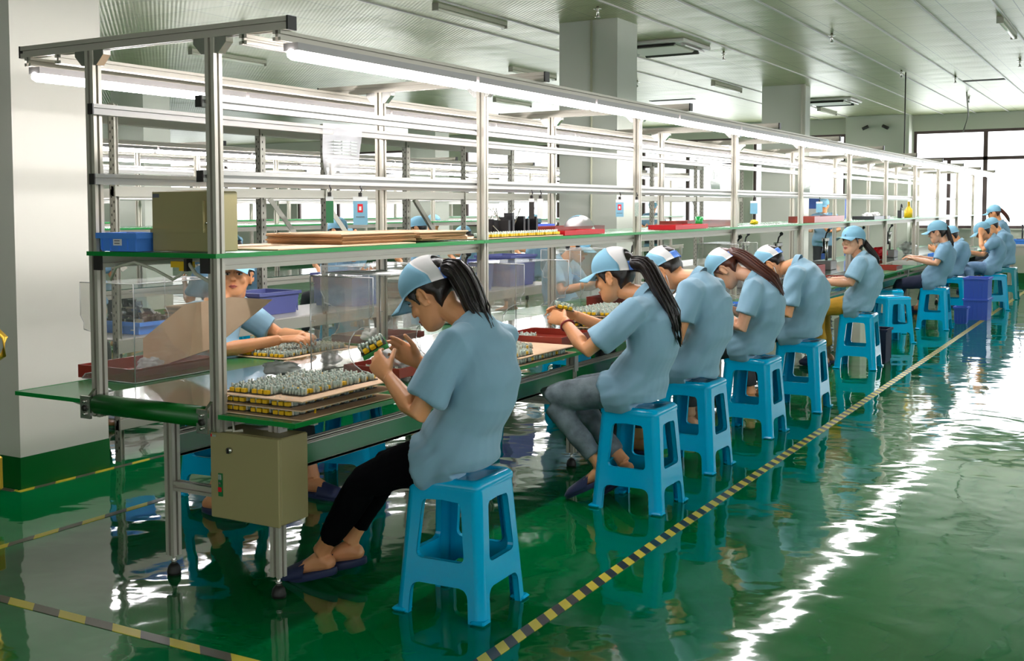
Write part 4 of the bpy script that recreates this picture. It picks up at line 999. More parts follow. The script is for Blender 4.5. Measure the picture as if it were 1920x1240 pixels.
# far-side tray pile on the table left, and tray of the facing woman
sheet('cardboard_sheet', -.86, 1.52, .667, .36, .60, .004, 'cardboard', 'cardboard sheet under the dark boards beside the facing woman', 'cardboard', wave=.002)
boards(-1.03, -.69, 1.24, 1.80, .672, 'circuit board on the cardboard beside the facing woman', 'boards beside the facing woman')
tray_(-.80, 2.15, .667, .34, .40, 'tray_red', 'red tray between the facing woman and the second shield', h=.04)
q = MB(); q.tube([(-.10, 0, 0), (-.02, .01, .004), (.08, .0, 0)], [(.012, .008)]*3, n=8); o = q.build('yellow_gloves', M['yellow']); o.location = (-.82, 2.1, .685); tag(o, 'yellow glove fingers lying in the red tray by the facing woman', 'glove')
# the first shield's tray
tray_(-.955, .60, .667, .335, .50, 'tray_red', 'red-brown tray under the near acrylic shield on the far side', h=.055)
def crumple(name, loc, r, mt, label, cat, sq=(1, 1, .6)):
    q = MB(); q.ell((0, 0, 0), (r*sq[0], r*sq[1], r*sq[2]), n=36, l=24)
    q.v = [tuple(V(*v)*(1+.38*noise.noise(V(*v)*(2.2/r)+V(loc[0]*9, loc[1]*7, 0))-.30*abs(noise.noise(V(*v)*(4.5/r)+V(loc[0]*5, 0, 1))))) for v in q.v]
    zmin = min(v[2] for v in q.v); o = q.build(name, M[mt]); o.location = (loc[0], loc[1], loc[2]-zmin); return tag(o, label, cat)
crumple('plastic_bag', (-.90, .55, .675), .055, 'plastic_sheet', 'crumpled clear bag in the red-brown tray under the near shield', 'bag')
crumple('white_rag', (-.72, 1.98, .672), .06, 'glove', 'white rag on the far table beside the second shield', 'rag')
crumple('white_glove', (.12, .99, .70), .075, 'glove', 'white cotton glove lying on the belt before the nearest worker', 'glove', (1.1, 1.2, .75))
crumple('plastic_wrap', (-.3, 1.05, .691), .05, 'plastic_sheet', 'crumpled clear wrap on the green belt', 'wrap')
crumple('white_rag', (-.26, .66, .691), .06, 'glove', 'white rag on the green belt behind the near board stack', 'rag', (1.4, 1, .5))
tray_(.06, 1.02, .692, .28, .34, 'tray_red', 'red tray at the hands of the nearest worker', h=.04)
boards(-.03, .18, .9, 1.18, .699, 'circuit board in the red tray at the nearest worker\'s hands', 'boards in the nearest worker\'s tray')
tray_(.1, 2.40, .692, .36, .40, 'tray_red', 'red-brown tray under the second acrylic shield', h=.04)
boards(-.06, .14, 2.22, 2.45, .699, 'circuit board in the red-brown tray under the second shield', 'boards in the second shield\'s tray')
# tilted cardboard
q = MB(); pts = [V(-.385, .76, 1.0), V(-.65, .68, .785), V(-.98, .44, .705), V(-1.03, .64, .81), V(-.84, .80, .945), V(-.60, .80, .99)]; nrm = (pts[1]-pts[0]).cross(pts[3]-pts[0]).normalized()
c0 = sum(pts, V(0, 0, 0))/6; pts = [p-nrm*(p-c0).dot(nrm) for p in pts]; q.add(pts+[p+nrm*.004 for p in pts], [(0, 1, 2, 3, 4, 5), (11, 10, 9, 8, 7, 6)]+[(i, 6+i, 6+(i+1) % 6, (i+1) % 6) for i in range(6)])
tag(q.build('cardboard_sheet', M['cardboard']), 'large plain cardboard sheet propped up at a slant in front of the facing woman', 'cardboard')

# ------------------------------------------------------------------ acrylic shields
def shield(side, xb, y0, y1, label, depth=.32, h=.41, z0=.667, lid=True):
    z0 = .692 if side > 0 else .667
    """back panel toward the belt at xb, open edge toward the worker"""
    s = empty('acrylic_shield', (xb, (y0+y1)/2, z0), label, 'acrylic shield', 'acrylic shields along the near line'); hy = (y1-y0)/2; t = .004
    def strip(q, pts, r=.0022):
        for a, b_ in zip(pts, pts[1:]): q.tube([a, b_], r, n=4)
    out = [(0, 0), (0, h), (depth, h), (depth, .27), (depth-.02, .24), (depth-.02, .21)]
    for i in range(9): a = PI/2-PI*i/8; out.append((depth-.02-.105*math.cos(a)+.0, .115+.095*math.sin(a)))
    out += [(depth, .0)]
    for y in (-hy, hy-t):
        q = MB(); q.extrude([(side*a, b_) for a, b_ in out], (0, y, 0), (0, y+t, 0), (1, 0, 0), (0, 0, 1), M['acrylic']); p = q.build('side_panel', None, s)
        q = MB(); strip(q, [(side*a, y+t/2, b_) for a, b_ in out+[out[0]]]); q.build('panel_edge', M['acrylic_edge'], p)
        q = MB()
        for zz in (.06, .22, .38): q.cbox((side*.012, y+t/2, zz), (.016, .008, .003))
        q.build('screw', M['white_metal'], p)
    q = MB(); q.box((-side*t if side > 0 else 0, -hy, 0), (0 if side > 0 else t, hy, h), M['acrylic']); p = q.build('back_panel', None, s)
    q = MB(); strip(q, [(0, -hy, 0), (0, hy, 0), (0, hy, h), (0, -hy, h), (0, -hy, 0)]); q.build('panel_edge', M['acrylic_edge'], p)
    if lid: q = MB(); x0, x1 = sorted((0, side*depth*.75)); q.box((x0, -hy, h), (x1, hy, h+t), M['acrylic']); q.build('top_panel', None, s)
    return s
shield(-1, -.77, .34, .84, 'clear acrylic shield at the near end of the far side, over the red-brown tray')
shield(-1, -.72, 1.95, 2.45, 'clear acrylic shield on the far side, between the facing woman and the white rag')
shield(1, -.22, .81, 1.33, 'clear acrylic shield before the nearest worker on the aisle side')
shield(1, -.20, 2.10, 2.62, 'clear acrylic shield at the hands of the woman in grey jeans')
shield(-1, -.72, 4.6, 5.1, 'clear acrylic shield on the far side before the profile worker')
shield(1, -.20, 5.6, 6.1, 'clear acrylic shield on the aisle side beyond the second masked man')
bx = MB(); bx.box((-.17, -.1, 0), (.17, .1, .006), M['paper']); bx.box((-.1, -.08, .006), (.08, .04, .010), M['white_metal']); o = bx.build('paper_sheets'); o.location = (-.09, 1.07, 1.103); tag(o, 'white papers lying on the top of the nearest worker\'s shield', 'paper')

# ------------------------------------------------------------------ things on the upper shelf
SZ = 1.229
c = empty('distribution_box', (-.21, .10, SZ), 'beige distribution box standing on the near end of the upper shelf', 'box')
q = MB(); q.cbox((0, .02, .110), (.325, .10, .218), bev=.004); q.build('box_body', M['cabinet'], c)
q = MB(); q.cbox((-.012, -.038, .112), (.285, .016, .222), bev=.004); dr = q.build('front_cover', M['cabinet'], c)
q = MB()   # recessed window frame on the cover
for a, b_ in (((-.15, .070), (.112, .084)), ((.098, .084), (.112, .185))):
    q.box((a[0], -.060, a[1]), (b_[0], -.046, b_[1]))
q.box((-.15, -.0475, .084), (.098, -.0465, .186)); q.build('flap', M['cabinet'], dr)
q = MB(); q.box((-.148, -.0475, .198), (-.115, -.0465, .212)); q.build('logo_plate', M['label_ink'], dr)
for z_ in (.105,): q = MB(); q.tube([(.119, -.045, z_), (.119, -.053, z_)], .004, n=8); q.build('screw', M['steel'], dr)
bin_('parts_bin', -.475, .055, SZ, .19, .13, .068, 'blue_bin', 'small bright blue bin with a pale sticker on the near end of the upper shelf', taper=.94, sticker=True, ribs=4)
g = 'cables under the near end of the shelf'
q = MB(); q.tube([(-.55, .02, 1.12), (-.50, .0, 1.17), (-.40, -.0, 1.19), (-.30, .0, 1.165), (-.22, .01, 1.13), (-.17, .0, 1.15), (-.15, .01, 1.19)], .006, n=8); tag(q.build('hanging_cable', M['cable']), 'cream cable sagging under the near end of the upper shelf, left loop', 'cable', g)
q = MB(); q.tube([(-.13, .0, 1.19), (-.10, .0, 1.155), (-.04, .0, 1.13), (.0, .02, 1.12)], .007, n=8); tag(q.build('hanging_cable', M['cable']), 'cream cable dropping toward the aisle post under the near end of the shelf', 'cable', g)
q = MB(); q.cbox((-.19, .03, 1.185), (.09, .03, .022)); q.cbox((-.16, .01, 1.180), (.03, .03, .034), M['yellow']); q.cbox((-.135, .0, 1.185), (.014, .03, .044), M['cap_black']); tag(q.build('junction_box', M['cable']), 'small yellow and black connector under the near end of the shelf', 'connector')
o = empty('cardboard_stack', (-.26, 1.10, SZ), 'stack of flat brown cardboard on the upper shelf near the front', 'cardboard'); zz = .006
for i in range(7):
    q = MB(); t = .0065; q.cbox((.0+.004*math.sin(i*2.1), .006*math.cos(i*1.7), zz+t/2), (.40, .56, t-.0012)); q.build('cardboard_layer', M['card_edge' if i < 6 else 'cardboard'], o); zz += t
o = empty('cardboard_stack', (-.26, 1.62, SZ), 'second stack of flat cardboard just behind the first on the upper shelf', 'cardboard'); zz = .006
for i in range(6):
    q = MB(); t = .007; q.cbox((.004*math.sin(i*2.9), .01*math.cos(i*1.3), zz+t/2), (.41, .42, t-.0014), rot=Matrix.Rotation(.03*math.sin(i), 4, 'Z')); q.build('cardboard_layer', M['card_edge' if i < 5 else 'cardboard'], o); zz += t
sheet('cardboard_sheet', -.25, .80, SZ, .52, .95, .004, 'cardboard', 'thin cardboard sheet under the stacks on the upper shelf', 'cardboard', wave=.001)
sheet('cardboard_sheet', -.26, 2.35, SZ, .52, .9, .004, 'cardboard', 'thin cardboard sheet under the board row on the upper shelf', 'cardboard', wave=.001)
for i in range(9):
    l = 'circuit board with yellow relays in the row on the upper shelf'
    copy_tree(BD, loc=(-.035, 1.95+i*.1, SZ+.006), rot=PI/2, label=l, group='boards on the upper shelf')
o = empty('parts_rack', (-.25, 2.62, SZ+.006), 'black wire rack of small parts on the upper shelf beside the second aisle post', 'rack')
q = MB(); rr = random.Random(9)
for i in range(12): q.cbox((rr.uniform(-.10, .10), -.2+i*.035, .035+rr.uniform(0, .04)), (.05, .022, .07+rr.uniform(0, .05)))
q.box((-.12, -.24, 0), (.12, .22, .008)); q.build('black_holder', M['black_bag'], o)
q = MB()
for i in range(10): q.tube([(rr.uniform(-.1, .1), -.2+i*.04, .0), (rr.uniform(-.1, .1), -.2+i*.04, .15)], .004, n=5)
q.build('pin_rod', M['steel'], o)
tray_(-.12, 3.1, SZ, .24, .55, 'tray_bright', 'bright red tray on the upper shelf left of the third aisle post', h=.026)
tray_(-.30, 3.45, SZ+.0, .22, .72, 'tray_red', 'dark red tray behind the bright red one on the upper shelf', h=.042)
tray_(-.46, 3.30, SZ, .09, .50, 'indigo', 'lilac tray behind the two red trays on the upper shelf', h=.055)
def loose_cap(x, y, z, label):
    o = empty('worker_hat', (x, y, z), label, 'hat'); q = MB(); w_ = MB()
    for T, a0, a1, mt in ((q, 0, PI, 'cap_blue'), (w_, PI, 2*PI, 'cap_white')):
        rings = []
        for j in range(7):
            v = .5*PI*j/6+.02; rings.append([V(.10*math.sin(v)*math.cos(a0+(a1-a0)*k/12), .085*math.sin(v)*math.sin(a0+(a1-a0)*k/12), .088*math.cos(v)*(1-.1*math.sin(k))) for k in range(13)])
        vs = [p for r in rings for p in r]; T.add(vs, [(j*13+k, j*13+k+1, (j+1)*13+k+1, (j+1)*13+k) for j in range(6) for k in range(12)], M[mt], True)
        T.build('crown' if mt == 'cap_blue' else 'back_panel', None, o)
    return o
loose_cap(-.28, 3.62, SZ+.012, 'blue and white work cap lying in the dark red tray on the upper shelf').rotation_euler = (0, .15, .6)
tray_(-.10, 4.92, SZ, .2, .68, 'tray_bright', 'bright red tray on the upper shelf before the fourth aisle post', h=.032)
tray_(-.30, 5.9, SZ, .22, 1.1, 'tray_red', 'long dark red tray on the upper shelf around the fourth aisle post', h=.05)
q = MB(); q.tube([(0, 0, 0), (0, 0, .085)], [.024, .031], n=16); o = q.build('green_cup', M['green_edge']); o.location = (-.09, 5.32, SZ); tag(o, 'small green plastic cup beside the red trays on the upper shelf', 'cup')
crumple('yellow_rag', (-.1, 6.75, SZ), .035, 'yellow', 'yellow rag at the end of the long red tray on the upper shelf', 'rag')
tray_(-.12, 9.0, SZ, .25, 1.25, 'tray_red', 'dark red tray far down the upper shelf behind the second pillar gap', h=.06)
tray_(-.12, 11.65, SZ, .25, .95, 'black_bag', 'black tray with white rags far down the upper shelf', h=.04)
for i, y in enumerate((11.4, 11.85)): crumple('white_rag', (-.12, y, SZ+.01), .06, 'glove', ('white rag in the left half of the far black tray', 'white rag in the right half of the far black tray')[i], 'rag')
q = MB(); q.tube([(0, 0, 0), (0, 0, .10), (0, 0, .15), (0, 0, .22)], [.06, .055, .02, .015], n=14); o = q.build('oil_bottle', M['yellow']); o.location = (-.1, 14.0, SZ); tag(o, 'yellow bottle far down the upper shelf', 'bottle')
q = MB(); q.cbox((0, 0, .05), (.05, .14, .10)); q.tube([(0, .0, .1), (0, .05, .18), (0, .1, .14)], .01, n=6); o = q.build('desk_clamp', M['black_bag']); o.location = (-.1, 13.4, SZ); tag(o, 'small black tool next to the yellow bottle on the far shelf', 'tool')

# badges and papers hanging from the rails
def badge(x, y, zt, mt, label, photo=False, w_=.055, h=.105, rot=.0):
    o = empty('hanging_badge', (x, y, zt), label, 'badge', 'badges clipped to the rail', rot)
    q = MB(); q.tube([(0, 0, 0), (.006, 0, -.018), (-.002, 0, -.034)], .0035, n=6); q.cbox((0, 0, -.036), (.014, .008, .016)); q.build('clip', M['cap_black'], o)
    q = MB(); q.box((-w_/2, -.0015, -.044-h), (w_/2, .0015, -.044), M[mt]); q.box((-w_/2, -.002, -.062), (w_/2, .002, -.044), M['paper']); cd_ = q.build('card', None, o)
    if photo: q = MB(); q.box((-.011, -.003, -.108), (.011, -.0018, -.074), M['red']); q.box((-.005, -.0036, -.100), (.005, -.003, -.084), M['paper']); q.box((-.018, -.003, -.128), (.018, -.0018, -.125), M['label_ink']); q.build('photo_print', None, cd_)
    return o
badge(.03, .62, 1.476, 'green_board', 'narrow dark green badge on the aisle rail, leftmost of the hanging badges', w_=.03, rot=.4)
badge(.035, .82, 1.476, 'cap_blue', 'pale blue badge with a red portrait square hanging on the aisle rail', True, w_=.06, h=.115, rot=.4)
badge(.03, 2.36, 1.476, 'cap_black', 'dark badge pair hanging on the aisle rail above the black parts rack, left', w_=.03)
badge(.03, 2.46, 1.476, 'paper', 'white badge hanging on the aisle rail above the black parts rack, right', w_=.035)
badge(.03, 3.53, 1.476, 'cap_blue', 'pale blue badge with red print hanging left of the third aisle post', True, w_=.05)
badge(.03, 3.80, 1.476, 'cap_grey', 'thin grey badge hanging next to the third aisle post', w_=.025)
badge(.03, 6.3, 1.476, 'cap_blue', 'blue badge hanging beyond the fourth aisle post', w_=.06)
badge(.03, 8.45, 1.476, 'cap_blue', 'blue badge hanging beyond the fifth aisle post', w_=.06)
def hang_sheet(x, y, zt, w_, h, label, mt='plastic_sheet'):
    o = empty('hanging_sheet', (x, y, zt), label, 'paper sheet'); q = MB(); n = 10; vs = []
    for j in range(n+1):
        for i in range(n+1): u, v = i/n-.5, j/n; vs.append((.012*math.sin(u*5+v*3), u*w_+.004*math.sin(v*7), -v*h))
    q.add(vs, [(j*(n+1)+i, j*(n+1)+i+1, (j+1)*(n+1)+i+1, (j+1)*(n+1)+i) for j in range(n) for i in range(n)], M[mt], True); sh = q.build('plastic_sleeve', None, o)
    q = MB()
    for k, (a, b_) in enumerate(((-.32, -.14), (-.10, .08), (.14, .30))):
        for l in range(5): q.box((.014, a*w_, -h*(.32+l*.055)), (.0155, b_*w_, -h*(.30+l*.055)))
    q.build('printed_table', M['cap_grey'], sh)
    return o
hang_sheet(-.548, 1.50, 1.79, .30, .27, 'translucent plastic sleeve with printed sheet hanging on the far rail behind the near posts')
hang_sheet(-.548, 7.10, 1.77, .30, .25, 'white printed sheet hanging on the far rail beside the grey pillar', 'paper')
hang_sheet(-.548, 10.3, 1.76, .34, .27, 'white printed sheet hanging on the far rail before the second pillar', 'paper')
# clutter on tables farther down the line
rc = random.Random(21)
CL = [('tray_red', 'red tray'), ('blue_bin', 'blue tray'), ('tray_red', 'dark red tray'), ('white_metal', 'white tray')]
k = 0
for y in (3.95, 4.9, 6.6, 7.4, 8.5, 9.8, 10.9, 12.2, 13.4, 14.8, 16.2, 17.5):
    mt, nm = CL[k % 4]; tray_(.20, y, .665, .28, .36, mt, '%s on the aisle side table, %s of the trays beyond the second woman' % (nm, ordinal(k)), h=.045)
    if k < 5: boards(.09, .30, y-.14, y+.14, .673, 'circuit board in the %s tray beyond the second woman' % ordinal(k), 'boards in the %s tray of the row' % ordinal(k))
    k += 1
BX = [(-.86, 3.2, 'steel fixture'), (-.86, 5.9, 'steel fixture'), (-.3, 6.9, 'test fixture'), (-.3, 8.2, 'test fixture'), (-.3, 10.1, 'test fixture'), (-.3, 11.9, 'test fixture'), (-.3, 13.7, 'test fixture'), (-.86, 9.0, 'steel fixture')]
for i, (x, y, nm) in enumerate(BX):
    o = empty('test_fixture', (x, y, .69 if x > -.6 else .667), 'black and steel press fixture, %s along the line' % ordinal(i), 'fixture', 'press fixtures on the line')
    q = MB(); q.cbox((0, 0, .05), (.2, .26, .1), bev=.006); q.build('fixture_base', M['lamp_shell'], o)
    q = MB(); q.tube([(0, .08, .1), (0, .08, .34)], .014, n=10); q.cbox((0, .02, .33), (.05, .16, .04), bev=.005); q.build('column', M['steel'], o)
    q = MB(); q.tube([(0, -.05, .34), (0, -.05, .22), (0, -.05, .18)], [.012, .012, .024], n=10); q.tube([(0, .0, .34), (.02, -.03, .40), (.05, -.05, .43)], .008, n=6); q.ell((.05, -.05, .435), (.018, .018, .018)); q.build('press_handle', M['black_bag'], o)
tray_(-.30, 4.5, .691, .34, .7, 'tray_red', 'dark red tray on the belt beyond the tall pile', h=.09)
tray_(-.30, 9.1, .691, .34, .6, 'tray_red', 'dark red tray on the belt beside the woman in yellow trousers', h=.09)
crumple('wire_bundle', (-.25, 12.8, .691), .10, 'red', 'tangle of red wires on the far part of the belt', 'wires', (1, 1.4, .8))
crumple('wire_bundle', (-.2, 14.6, .691), .11, 'glove', 'pale tangle of wires beside the far worker', 'wires', (1, 1.3, .8))

# crates on the floor
bin_('plastic_crate', .97, 12.5, 0, .27, .42, .255, 'indigo', 'lower blue crate of the two stacked on the aisle floor', ribs=5, cat='crate', taper=.97)
bin_('plastic_crate', .97, 12.5, .256, .27, .42, .255, 'indigo', 'upper blue crate of the two stacked on the aisle floor', ribs=5, cat='crate', taper=.97)
bin_('waste_bin', .88, 11.8, 0, .14, .18, .2, 'indigo', 'small blue bin on the floor left of the stacked crates', ribs=4, taper=.85)
bin_('waste_bin', .76, 7.78, 0, .10, .26, .30, 'navy_cloth', 'narrow dark blue bin on the floor behind the yellow-trousered woman\'s stool', ribs=4, taper=.9)
q = MB(); q.cbox((0, 0, .16), (.24, .3, .32), bev=.004); q.box((-.121, -.02, .0), (.121, .02, .3215), M['cable']); o = q.build('carton', M['cardboard']); o.location = (.35, 8.4, 0); tag(o, 'brown taped carton on the floor under the line beyond the yellow trousers', 'carton')
# sack and rags under the line, seen between the first two women

# far benches by the window
o = empty('work_bench', (2.1, 18.9, 0), 'grey work bench below the big window at the right edge', 'bench')
q = MB(); q.cbox((0, 0, .72), (2.9, .6, .04), bev=.004); q.build('bench_top', M['white_metal'], o)
q = MB(); q.box((-1.4, -.28, .55), (1.4, .28, .70)); q.build('drawer_box', M['alu'], o)
for x in (-1.38, 1.38):
    for y in (-.26, .26): q = MB(); q.prof((x, y, 0), (x, y, .70)); q.build('leg', M['alu'], o)
bin_('parts_bin', .92, 18.75, .741, .36, .3, .08, 'blue_bin', 'blue tray on the window bench at the right edge', ribs=3)
q = MB(); q.cbox((0, 0, .04), (.16, .16, .08)); q.tube([(0, 0, .08), (0, 0, .3)], .012, n=8); q.tube([(0, 0, .3), (0, 0, .31)], .05, n=12); o = q.build('drill_press', M['black_bag']); o.location = (.9, 18.75, .755); tag(o, 'small black press on the window bench at the right edge', 'press')
o = empty('tool_cupboard', (-2.25, 18.2, 0), 'tall blue and white cupboard beyond the second pillar', 'cupboard')
q = MB(); q.cbox((0, 0, .80), (.75, .4, 1.6), bev=.01); q.build('cupboard_body', M['blue_door'], o)
q = MB(); q.box((-.28, -.21, .1), (-.04, -.2, 1.35)); q.build('cupboard_door', M['white_metal'], o)
q = MB(); q.box((.12, -.21, .1), (.42, -.2, 1.6)); q.build('cupboard_door', M['wall'], o)
# pallet truck parts at the left edge
o = empty('hand_truck', (-1.72, .25, 0), 'yellow hand truck just visible at the left edge before the white pillar', 'hand truck')
q = MB(); q.tube([(-.05, .0, .10), (-.05, .15, .62), (-.05, .16, .78)], .018, n=10); q.tube([(-.13, .16, .72), (-.145, .16, .80), (-.05, .16, .86), (.045, .16, .80), (.03, .16, .72), (-.05, .16, .68), (-.13, .16, .72)], .014, n=10); q.build('handle', M['brass'], o)
q = MB(); q.cbox((-.02, .05, .19), (.20, .12, .16), bev=.01); q.build('pump_body', M['brass'], o)
q = MB(); q.tube([(-.09, .0, .045), (-.01, .0, .045)], .045, n=18); q.build('wheel', M['rubber'], o)

# ------------------------------------------------------------------ the workers
PI_ = PI
gA = 'workers seated along the aisle side'
P1 = make_person('nearest seated woman, ponytail, blue polo shirt, black leggings, holding a circuit board', gA, (.763, .388), PI_+.03, hip=(-.01, .555), neck=(-.035, 1.0), head=(.115, 1.085), pitch=33, yaw=0,
    bulge=.065, sh=.158, el=((.035, .235, .70), (.05, -.22, .70)), wr=((.20, .15, .80), (.22, -.10, .82)), hd=((.75, -.30, .55), (.8, .2, .5)), pn=((.35, -.9, .1), (.2, .9, .3)), curl=.55,
    kn=((.33, .11, .42), (.36, -.09, .43)), an=((.565, .05, .115), (.50, -.04, .14)), ft=((.85, .05, -.25), (.85, .25, -.2)), trousers='black_cloth', pony=([(.012, 0, 1.165), (-.035, .0, 1.10), (-.075, .01, 1.03), (-.13, .02, .975)], .052), voxel=.0045, cuff=.93, girth=1.0)
P2 = make_person('long-haired woman with red wristband and grey jeans, second from the camera', gA, (.775, 2.0), PI_, hip=(0, .55), neck=(-.01, .985), head=(.125, 1.065), pitch=14, bulge=.065, sh=.155,
    el=((.16, .24, .735), (.17, -.2, .76)), wr=((.33, .11, .845), (.35, -.06, .86)), hd=((.9, -.35, .2), (.9, .2, .15)), pn=((.2, -.8, -.4), (.2, .8, -.4)), curl=.55,
    kn=((.40, .13, .485), (.40, -.10, .485)), an=((.15, .10, .185), (.10, -.06, .17)), ft=((.85, 0, -.45), (.75, 0, -.55)), trousers='jeans', pony=([(-.03, 0, 1.115), (-.09, .015, 1.03), (-.165, .02, .90), (-.205, .02, .75)], .047), voxel=.005, band=True)
P3 = make_person('short-haired man with white face mask and blue polo shirt, third from the camera', gA, (.72, 2.9), PI_-.05, hip=(0, .55), neck=(-.01, 1.015), head=(.16, 1.045), pitch=42, bulge=.085, sh=.175,
    el=((.0, .235, .69), (.0, -.23, .69)), wr=((.20, .16, .76), (.2, -.14, .76)), kn=((.38, .12, .5), (.38, -.12, .5)), an=((.36, .12, .09), (.36, -.12, .09)), trousers='dark_cloth', hair='short', mask=True, voxel=.006, brim=.35, girth=1.03, sleeve=.60)
P4 = make_person('woman with long reddish-brown hair bending over her work, fourth from the camera', gA, (.72, 3.98), PI_+.02, hip=(0, .55), neck=(.005, .965), head=(.175, 1.005), pitch=50, bulge=.085, sh=.15,
    el=((.01, .225, .655), (.02, -.22, .66)), wr=((.15, .11, .735), (.16, -.1, .74)), kn=((.37, .1, .5), (.37, -.1, .5)), an=((.36, .1, .09), (.36, -.1, .09)), trousers='dark_cloth', hair_mt='hair_brown', pony=([(.06, 0, 1.075), (-.03, .03, 1.02), (-.13, .04, .95), (-.19, .04, .85)], .050), voxel=.006, brim=.35, skin='skin2', sleeve=.66)
P5 = make_person('broad-backed man with white mask and cap open at the back, fifth from the camera', gA, (.75, 5.01), PI_, hip=(0, .56), neck=(.045, .995), head=(.21, .99), pitch=47, bulge=.085, sh=.185,
    el=((.03, .25, .66), (.03, -.24, .66)), wr=((.24, .14, .72), (.24, -.12, .72)), kn=((.38, .14, .5), (.38, -.14, .5)), an=((.3, .14, .09), (.3, -.14, .09)), trousers='dark_cloth', hair='short', mask=True, voxel=.006, brim=.35, girth=1.1)
P6 = make_person('woman in yellow trousers turning her face toward the camera', gA, (.65, 7.31), PI_, hip=(0, .55), neck=(.0, .965), head=(.06, 1.085), pitch=-6, yaw=62, bulge=.075, sh=.165,
    el=((.03, .22, .735), (.06, -.2, .74)), wr=((.24, .16, .735), (.26, -.12, .74)), hd=((1, -.2, 0), (1, .2, 0)), pn=((0, 0, -1), (0, 0, -1)), kn=((.33, .12, .50), (.33, -.1, .50)), an=((.27, .12, .1), (.28, -.1, .1)), trousers='yellow_cloth', cap='blue', voxel=.006, skin='skin2', girth=1.05, pony=([(-.06, -.05, 1.03), (-.12, -.06, .95), (-.14, -.05, .88)], .03))
P7 = make_person('woman in navy trousers reaching out her arm beyond the empty stool', gA, (.70, 11.02), PI_, hip=(0, .55), neck=(-.10, .97), head=(-.02, 1.09), pitch=12, bulge=.04, sh=.16,
    el=((-.04, .22, .745), (.0, -.2, .75)), wr=((.19, .16, .79), (.2, -.1, .8)), hd=((1, 0, .2), (1, 0, .2)), pn=((0, 0, -1), (0, 0, -1)), kn=((.36, .1, .50), (.36, -.1, .50)), an=((.5, .1, .1), (.5, -.1, .1)), trousers='navy_cloth', cap='blue', voxel=.009, skin='skin2', pony=([(-.15, 0, 1.02), (-.18, 0, .92)], .03), vis=False)
P8 = make_person('worker mostly hidden behind the woman in navy trousers', gA, (.60, 13.2), PI_, hip=(0, .55), neck=(-.05, .93), head=(.04, 1.0), pitch=30, bulge=.06, sh=.16, kn=((.29, .1, .52), (.29, -.1, .52)), trousers='dark_cloth', cap='blue', voxel=.012, vis=False)
P9 = make_person('worker in pale blue denim behind the stacked crates, one hand raised to the face', gA, (.95, 14.1), PI_+.2, hip=(0, .55), neck=(.02, .97), head=(.12, 1.04), pitch=30, bulge=.08, sh=.17,
    el=((.14, .22, .80), (.1, -.2, .72)), wr=((.16, .12, .98), (.3, -.1, .76)), hd=((-.1, -.2, 1), (1, 0, 0)), kn=((.32, .16, .58), (.36, -.1, .5)), an=((.2, .20, .14), (.3, -.1, .09)), trousers='denim', cap='blue', voxel=.010, vis=False)
P10 = make_person('worker seated on the teal stool farthest along the aisle', gA, (.93, 16.1), PI_, hip=(0, .57), neck=(.1, 1.0), head=(.2, 1.08), pitch=35, bulge=.06, sh=.17, trousers='dark_cloth', cap='blue', voxel=.012, vis=False)
P11 = make_person('worker whose cap rises highest, at the far end by the big window', gA, (.70, 17.3), PI_, hip=(0, .62), neck=(0, 1.14), head=(.08, 1.27), pitch=15, bulge=.05, sh=.17, trousers='dark_cloth', cap='blue', voxel=.012, vis=False, hair_mt='hair_brown', pony=([(-.1, 0, 1.22), (-.14, 0, 1.12)], .03), el=((.05, .23, .85), (.05, -.23, .85)), wr=((.25, .12, .9), (.25, -.1, .9)))
gB = 'workers on the far side of the near line'
P12 = make_person('woman on the far side looking at the camera between the near posts', gB, (-1.10, 1.22), .0, hip=(0, .55), neck=(-.14, .93, .15), head=(-.12, 1.042, .26), pitch=-10, yaw=-60, bulge=.06, sh=.165,
    el=((.02, .42, .73), (.06, -.10, .70)), wr=((.24, .34, .745), (.24, .16, .74)), hd=((.9, -.5, .1), (.9, .3, .1)), pn=((0, -.3, -1), (0, .3, -1)), kn=((.36, .14, .5), (.30, -.14, .5)), an=((.47, .12, .09), (.27, -.36, .09)), trousers='dark_cloth', hair='short', cap='blue', voxel=.0055)
P13 = make_person('worker on the far side in profile behind the clear shields', gB, (-1.33, 5.55), .0, hip=(0, .55), neck=(.03, .97), head=(.14, 1.07), pitch=20, bulge=.06, sh=.165, el=((.12, .24, .72), (.12, -.24, .72)), wr=((.32, .12, .78), (.32, -.12, .78)), trousers='dark_cloth', hair='short', cap='blue', voxel=.008)
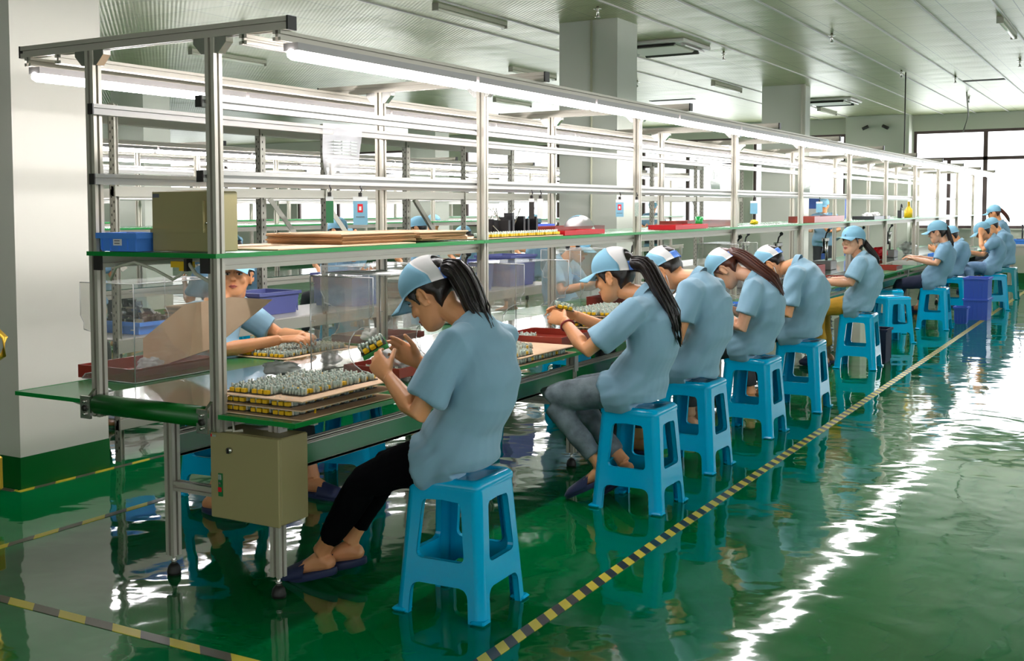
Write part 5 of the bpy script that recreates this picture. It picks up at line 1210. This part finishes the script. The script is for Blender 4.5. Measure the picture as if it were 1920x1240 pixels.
# background workers at the second and third lines: two poses, then copies
gC = 'workers at the lines behind the racks'
Q1 = make_person('background worker with bowed blue cap, nearest of those seated behind the rack', gC, (-4.05, 4.75), PI_, hip=(0, .55), neck=(-.02, .98), head=(.12, 1.05), pitch=35, bulge=.07, trousers='dark_cloth', cap='blue', voxel=.014, vis=False, shoes=None, hair='short')
Q2 = make_person('background worker sitting upright behind the rack, left of the first blue badge', gC, (-4.1, 6.3), PI_, hip=(0, .55), neck=(0, 1.03), head=(.05, 1.17), pitch=12, bulge=.04, trousers='dark_cloth', cap='blue', voxel=.014, vis=False, shoes=None)
for s_, x, y, r, l in ((Q1, -3.35, 2.2, -.4, 'blurred worker in blue behind the near acrylic shield at the left'), (Q2, -4.1, 7.8, PI_+.2, 'background worker whose cap shows right of the second rack post'), (Q1, -4.15, 9.0, PI_, 'background worker bowed low beside the third rack post'),
                       (Q1, -6.45, 5.2, 0, 'background worker facing us across the second line, nearest'), (Q2, -6.5, 7.2, .1, 'background worker facing us across the second line, middle'), (Q1, -6.45, 9.4, -.1, 'background worker facing us across the second line, third'),
                       (Q2, -4.1, 10.6, PI_, 'background worker seen just left of the nearer grey pillar'), (Q1, -8.0, 6.0, PI_, 'background worker at the third line, nearest the camera'), (Q2, -8.0, 9.0, PI_, 'background worker at the third line, middle'),
                       (Q1, -8.0, 12.0, PI_, 'background worker at the third line, farthest'), (Q1, -3.3, 3.6, PI_-.2, 'background worker close behind the rack beside the tall post'), (Q2, -6.5, 11.8, 0, 'background worker across the second line near the pillar'),
                       (Q1, -4.1, 12.6, PI_, 'background worker seen between the two grey pillars, seated'), (Q1, -3.3, 5.2, .3, 'background worker close behind the purple crates')):
    copy_tree(s_, loc=(x, y, 0), rot=r, label=l)
for x, y, l in ((-4.05, 4.75, 'background stool under the nearest bowed worker behind the rack'), (-4.1, 6.3, 'background stool under the upright worker behind the rack'), (-3.35, 2.2, 'background stool under the blurred worker at the left'),
                (-4.1, 7.8, 'background stool right of the second rack post'), (-3.3, 3.6, 'background stool close behind the rack'), (-3.3, 5.2, 'background stool behind the purple crates')): copy_tree(stool, loc=(x, y, 0), rot=0, label=l)
S1 = make_person('standing worker in blue far off, seen right of the nearer grey pillar', 'standing workers in the background', (-5.87, 19.3), -1.3, hip=(0, .86), neck=(0, 1.28), head=(.03, 1.40), pitch=10, bulge=.01, el=((.0, .25, 1.0), (.0, -.25, 1.0)), wr=((.2, .14, .98), (.2, -.14, .98)),
    kn=((.03, .1, .47), (.03, -.1, .47)), an=((0, .1, .09), (0, -.1, .09)), trousers='dark_cloth', cap='blue', voxel=.014, vis=False, hair='short')
copy_tree(S1, loc=(-1.9, 16.8, 0), rot=-1.6, label='standing worker with folded arms behind the far part of the line')
copy_tree(S1, loc=(-10.5, 9.5, 0), rot=-.6, label='standing worker far at the left behind the third line')
# the board held by the nearest woman, and by the second
for (x, y, z, rx, ry, rz, l) in ((.455, .30, .895, .5, -.5, .6, 'circuit board held in both hands by the nearest woman'), (.385, 2.0, .90, .3, .2, .9, 'small circuit board held up by the woman with the red wristband')):
    o = copy_tree(BD, loc=(x, y, z), label=l, group='boards held in hands'); o.rotation_euler = (rx, ry, rz)
q = MB(); q.box((-.05, -.035, -.0025), (.05, .035, 0)); o = q.build('circuit_board', M['pcb_green']); o.location = (.44, .33, .885); o.rotation_euler = (.5, -.5, .6); tag(o, 'bare green board held behind the relay board by the nearest woman', 'circuit board')
